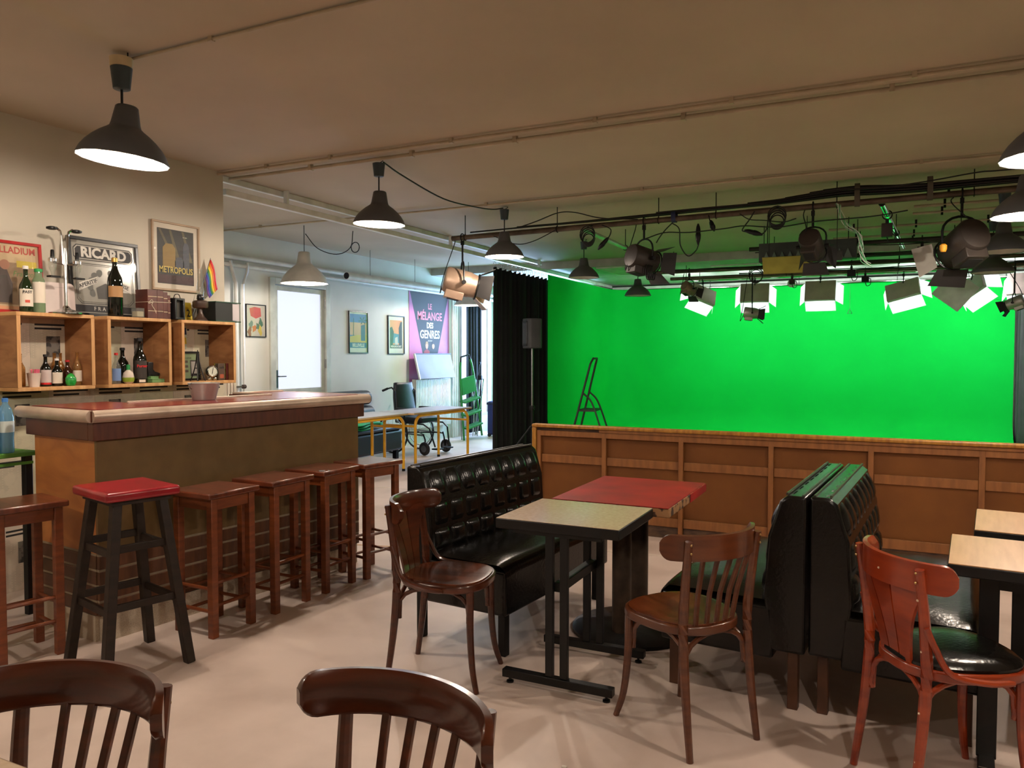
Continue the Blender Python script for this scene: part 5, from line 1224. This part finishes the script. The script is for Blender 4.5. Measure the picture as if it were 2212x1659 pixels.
# ------------------------------------------------------------------ on top of the crates
t = thing('optic_dispenser', 'chrome twin spirit dispenser stand on the first crate', 'dispenser', (-4.50, 3.03, T))
B().lathe([(.095, 0), (.095, .008), (.06, .02), (.03, .03), (.014, .05)], 28).obj('base', m_chrome, t)
B().cyl((0, 0, .03), (0, 0, .40), .009).obj('column', m_chrome, t)
for s in (-1, 1):
    a = B().tube([(0, s*.012, .30), (0, s*.02, .47), (0, s*.028, .50), (0, s*.05, .515), (0, s*.075, .51)], .007, 8).obj('arm', m_chrome, t)
    B().lathe([(.018, 0), (.03, .004), (.03, .014), (.014, .02)], 14, (0, s*.078, .50)).obj('bottle_grip', m_black, a)
    B().cyl((0, s*.01, .30), (0, s*.075, .305), .006).obj('bracket', m_chrome, t)
    o_ = B().lathe([(.008, .0), (.012, .02), (.02, .04), (.022, .06), (.022, .10), (.012, .108)], 16, (0, s*.078, .23)).obj('measure', g_clear, t)
    B().lathe([(.024, 0), (.024, .016)], 16, (0, s*.078, .31)).obj('measure_collar', m_chrome, o_); B().lathe([(.012, 0), (.010, .05), (.007, .055)], 12, (0, s*.078, .326)).obj('stopper', m_black, o_); B().box(-.012, .03, s*.078-.03, s*.078+.03, .215, .225).obj('press_bar', m_black, o_)
t = thing('paper_sheet', 'blank white card with rounded corners leaning behind the spirit dispenser', 'card', (XL+.078, 3.06, T), rot=(R(86), 0, R(90)))
B().prism(rrect(.235, .20, .03, cy=.10), 0, .002).obj('card', M((226, 210, 204)), t); B().prism(rrect(.20, .004, .001, cy=.17), .002, .0024).obj('fold_line', M((206, 190, 184)), t)
t = thing('glass_candle', 'small candle in a square glass beside the leather books', 'candle', (-4.48, 3.515, T))
B().prism(rrect(.06, .06, .008), 0, .062).obj('glass_jar', g_clear, t); B().prism(rrect(.052, .052, .006), .006, .04).obj('wax', M((206, 190, 160)), t); B().cyl((0, 0, .04), (0, 0, .05), .0015, n=5).obj('wick', ink, t)
lth = mat('brown leather', (96, 44, 30), .45, c2=(70, 30, 22), scale=9)
for k, (y, th, h) in enumerate(((3.60, .075, .195), (3.677, .048, .195), (3.726, .034, .185), (3.761, .022, .165))):
    def ttl(tt, th=th, h=h):
        for z in (.25, .75): B().box(.0605, .0612, .002, th-.002, h*z, h*z+.004).obj('spine_band', M((206, 190, 150)), tt)
    book(['thick brown leather book tied with string next to the candle', 'brown leather book, second in the tied row', 'thinner brown leather book, third in the tied row', 'thinnest brown leather book at the lantern end of the row'][k], -4.55, y, T, .12, th, h, lth, group='tied leather books', title=ttl)
t = thing('book_string', 'white string with a bow tied round the leather books', 'string'); ms = M((222, 210, 184))
B().tube([(-4.4875, 3.60, T+.11), (-4.4875, 3.785, T+.115), (-4.612, 3.785, T+.115), (-4.612, 3.598, T+.11), (-4.4875, 3.598, T+.11)], .0018, 5).obj('loop', ms, t); B().tube(smooth([(-4.486, 3.64, T+.112), (-4.48, 3.625, T+.09), (-4.484, 3.65, T+.06), (-4.482, 3.66, T+.035)], 4), .0018, 5).obj('bow_end', ms, t); B().tube(smooth([(-4.486, 3.64, T+.112), (-4.476, 3.62, T+.125), (-4.482, 3.60, T+.10), (-4.486, 3.64, T+.112)], 4), .0018, 5).obj('bow_loop', ms, t)
t = thing('lantern', 'small black lantern box with glass front over the gap between crates', 'lantern', (-4.50, 3.845, T-.0), R(8))
b = B()
for y in (-.04, .04): b.box(-.03, .03, y-.008, y+.008, .0, .15)
b.box(-.03, .03, -.032, .032, 0, .016); b.box(-.03, .03, -.032, .032, .134, .15); b.obj('case', m_frblack, t, .003); B().box(-.005, .0, -.032, .032, .016, .134).obj('glass_front', glass('smoky glass', (120, 118, 108), .2, .5), t); B().tube(smooth([(0, -.03, .15), (0, -.015, .175), (0, .02, .178), (0, .035, .15)], 4), .003, 6).obj('handle', m_frblack, t)
t, p = framed('number_plate', 'yellow plate lettered RIO 2 behind the oil lamp', 'sign', 3.87, 4.065, T+.004, T+.135, XL+.10, 0, ink, M((196, 168, 40)), pane=False, lean=6)
text('RIO 2', .075, ink, p, (0, .05, Z1), bold=.001, sx=.9); text('TEATRO', .022, ink, p, (0, .108, Z1))
t = thing('oil_lamp', 'brown oil lamp with tall clear glass chimney', 'lamp', (-4.52, 4.07, T))
m_ol = mat('brown enamel', (74, 56, 46), .35)
B().lathe([(.05, 0), (.05, .008), (.03, .03), (.016, .06), (.014, .085), (.02, .09)], 22).obj('foot', m_ol, t); B().lathe([(.02, .088), (.05, .095), (.055, .105), (.055, .14), (.045, .148), (.02, .152)], 22).obj('font', m_ol, t); B().lathe([(.02, .15), (.026, .16), (.024, .185), (.016, .195)], 16).obj('burner', m_frblack, t)
b = B().lathe([(.022, .185), (.027, .215), (.024, .25), (.017, .30), (.016, .38)], 18); b.f = [f for f in b.f if len(f) == 4]; b.obj('chimney', g_clear, t); B().cyl((.02, 0, .17), (.05, 0, .17), .003).obj('wick_knob', m_chrome, t)
t = thing('rainbow_flag', 'small rainbow striped flag on a stick behind the oil lamp', 'flag', (-4.678, 4.12, T))
B().cyl((0, 0, .0), (.03, .17, .49), .0025, n=6).obj('stick', m_steel, t)
A_ = Vector((.0295, .168, .485)); D_ = Vector((.0, .078, -.225)); Wd = Vector((-.0, -.062, -.155))
for k, c in enumerate([(206, 30, 40), (230, 120, 30), (236, 206, 50), (60, 130, 60), (44, 80, 170), (96, 50, 130)]):
    def fl_(u, v, k=k):
        q = (k+v)/6; p_ = A_+Wd*q+D_*u*(1-.35*q); return p_+Vector((.012*math.sin(u*5+q), .0, .0))
    B().grid(8, 2, fl_).obj('stripe', M(c), t, solid=.0008)
t = thing('file_box', 'black file box with pale inside and green rims at the wall end', 'box', (-4.55, 4.29, T), R(0))
B().box(-.10, .09, -.135, .03, 0.006, .145).obj('box_body', M((14, 18, 17)), t, .002); B().box(-.09, .085, .03, .10, .012, .138).obj('paper_stack', M((206, 198, 200)), t)
for z in (0, .142): B().box(-.10, .095, -.135, .108, z, z+.007).obj('rim', M((28, 70, 50)), t)
# ------------------------------------------------------------------ on and behind the counter
t = thing('ice_bucket', 'ribbed metal ice bucket standing on the bar counter', 'bucket', (-3.905, 3.545, .935) if False else (-3.645, 3.30, 1.157))
b = B().lathe([(.062, 0), (.066, .004), (.088, .094), (.093, .10), (.088, .102), (.06, .008), (.001, .008)], 28); b.obj('bucket_body', mat('bucket metal', (176, 174, 166), .35, .3), t)
for s in (-1, 1): B().tube(arc((0, s*.09, .085), .016, -90, 90, 6, (0, s, 0), (0, 0, 1)), .003, 6).obj('handle', m_steel, t)
t = thing('side_table', 'bright green side table behind the bar against the papered wall', 'table', (-4.30, 2.42, 0))
m_gt = mat('grass green paint', (84, 140, 50), .5)
B().box(-.36, .12, -.42, .22, .875, .90).obj('tabletop', m_gt, t, .004); b = B(); b.box(.08, .105, -.40, .20, .83, .845); b.obj('lower_rail', m_gt, t)
for sx in (-.33, .08):
    for sy in (-.39, .18): B().box(sx-.02, sx+.02, sy-.02, sy+.02, 0, .875).obj('leg', m_black, t, .003)
def wbottle(label, x, y):
    t = thing('water_bottle', label, 'bottle', (x, y, .9005), 0, 'shrink-wrapped water bottles')
    gw = glass('blue PET', (150, 200, 226), .25, .35)
    B().lathe([(.036, 0), (.04, .01), (.038, .08), (.04, .10), (.04, .19), (.03, .235), (.014, .26), (.013, .275)], 18).obj('bottle_body', gw, t, ang=60); B().lathe([(.0405, .11), (.0405, .17)], 18).obj('label', M((206, 216, 210)) if True else None, t); B().lathe([(.015, .272), (.015, .29), (.012, .292)], 12).obj('cap', M((60, 120, 190)), t)
for lb, x, y in (('water bottle of the green table pack standing nearest the bar end', -4.235, 2.50), ('water bottle of the green table pack beside the papered wall', -4.33, 2.505), ('water bottle of the green table pack next to the wooden stool', -4.235, 2.41), ('water bottle at the inner corner of the green table pack', -4.33, 2.415)): wbottle(lb, x, y)
# scraps on the floor
t = thing('cable_scrap', 'short black wire scrap lying on the open floor', 'scrap', (-1.62, 2.02, .003)); B().tube(smooth([(0, 0, 0), (.04, .012, .001), (.07, .04, 0)], 4), .0025, 5).obj('wire', m_cable, t); B().sphere((.07, .04, 0), .003, 6, 4).obj('wire_end', m_cable, t)
t = thing('paper_scrap', 'tiny white paper scrap on the floor near the beige table foot', 'scrap', (-.98, 2.42, .001)); B().box(-.008, .008, -.006, .006, 0, .002).obj('scrap', off, t); B().box(0, .008, -.006, .002, .002, .004).obj('fold', off, t)

# ------------------------------------------------------------------ more of the tangle over the stage
def slack(label, y, x0, x1, z, n, amp, r=.006, group='slack cables over the stage', sg=-1):
    t = thing('cable', label, 'cable', group=group)
    for j in range(n):
        pts = [(x0+(x1-x0)*i/9, y+(.017*j+.004*math.sin(i*1.3+j*2))*sg, z+amp*math.sin(i*.9+j*1.7+y)) for i in range(10)]
        B().tube(smooth(pts, 5), r, 6).obj('lead', m_cable, t)
    return t
slack('slack black cables drooping along the pipe above the yellow board', 8.965, -1.35, .5, 2.585, 2, .014, sg=1)
slack('slack black cables lying along the pipe just behind the yellow board', 9.68, -1.3, 1.6, 2.565, 3, .018)
slack('slack black cables along the pipe of the amber spotlight', 10.49, -2.8, .3, 2.575, 3, .014)
slack('dense black cable run over the tilted fluorescent bank', 12.275, -.3, 1.6, 2.63, 4, .014, .008, sg=1)
slack('slack black cables right in front of the lit fluorescent banks', 11.24, -1.9, 1.5, 2.568, 3, .014)
def box_on(label, x, y, z, w, h, m=None, perp=(0, 1, 0)):
    t = thing('dimmer_box', label, 'box', (x, y, z), 0, 'small dimmer boxes clamped to the pipes')
    B().box(-w/2, w/2, -.04, .04, -h, 0).obj('casing', m or m_black, t, .006); pipe_hook(t, .026, perp, (0, 0, .075), 'clamp')
    B().tube(smooth([(0, 0, -h), (.02, -.01, -h-.05), (.06, 0, -h-.03), (w/2+.02, 0, -h*.5), (w/2-.002, 0, -h*.4)], 5), .005, 6).obj('lead', m_cable, t)
box_on('grey dimmer box clamped beside the bright cross tube', -.02, 7.6, 2.585, .09, .12, m_spotd, (1, 0, 0))
box_on('black dimmer box clamped to the pipe behind the bright cross tube', .30, 8.9, 2.525, .09, .08)
box_on('black dimmer box clamped over the middle fluorescent bank', -.42, 10.55, 2.495, .10, .09)
box_on('black dimmer box next to the dense cable run', -.28, 11.3, 2.475, .09, .08)
box_on('brown dimmer box clamped over the level fluorescent bank', -1.20, 11.3, 2.475, .07, .07, m_rust)
t = coil('large loose cable coil hanging under the yellow board pipe', (-1.55, 10.39, 2.47), .09, 3)
t['group'] = 'slack cables over the stage'
t = thing('round_reflector', 'small round pale reflector disc between the lit banks', 'reflector', (-1.30, 12.16, 2.49), 0)
B().lathe([(.0001, -.01), (.05, -.004), (.06, .004)], 20, m=Euler((R(80), 0, R(20))).to_matrix().to_4x4()).obj('disc', m_white, t); B().cyl((0, 0, .05), (0, 0, .06), .004).obj('pin', m_black, t)
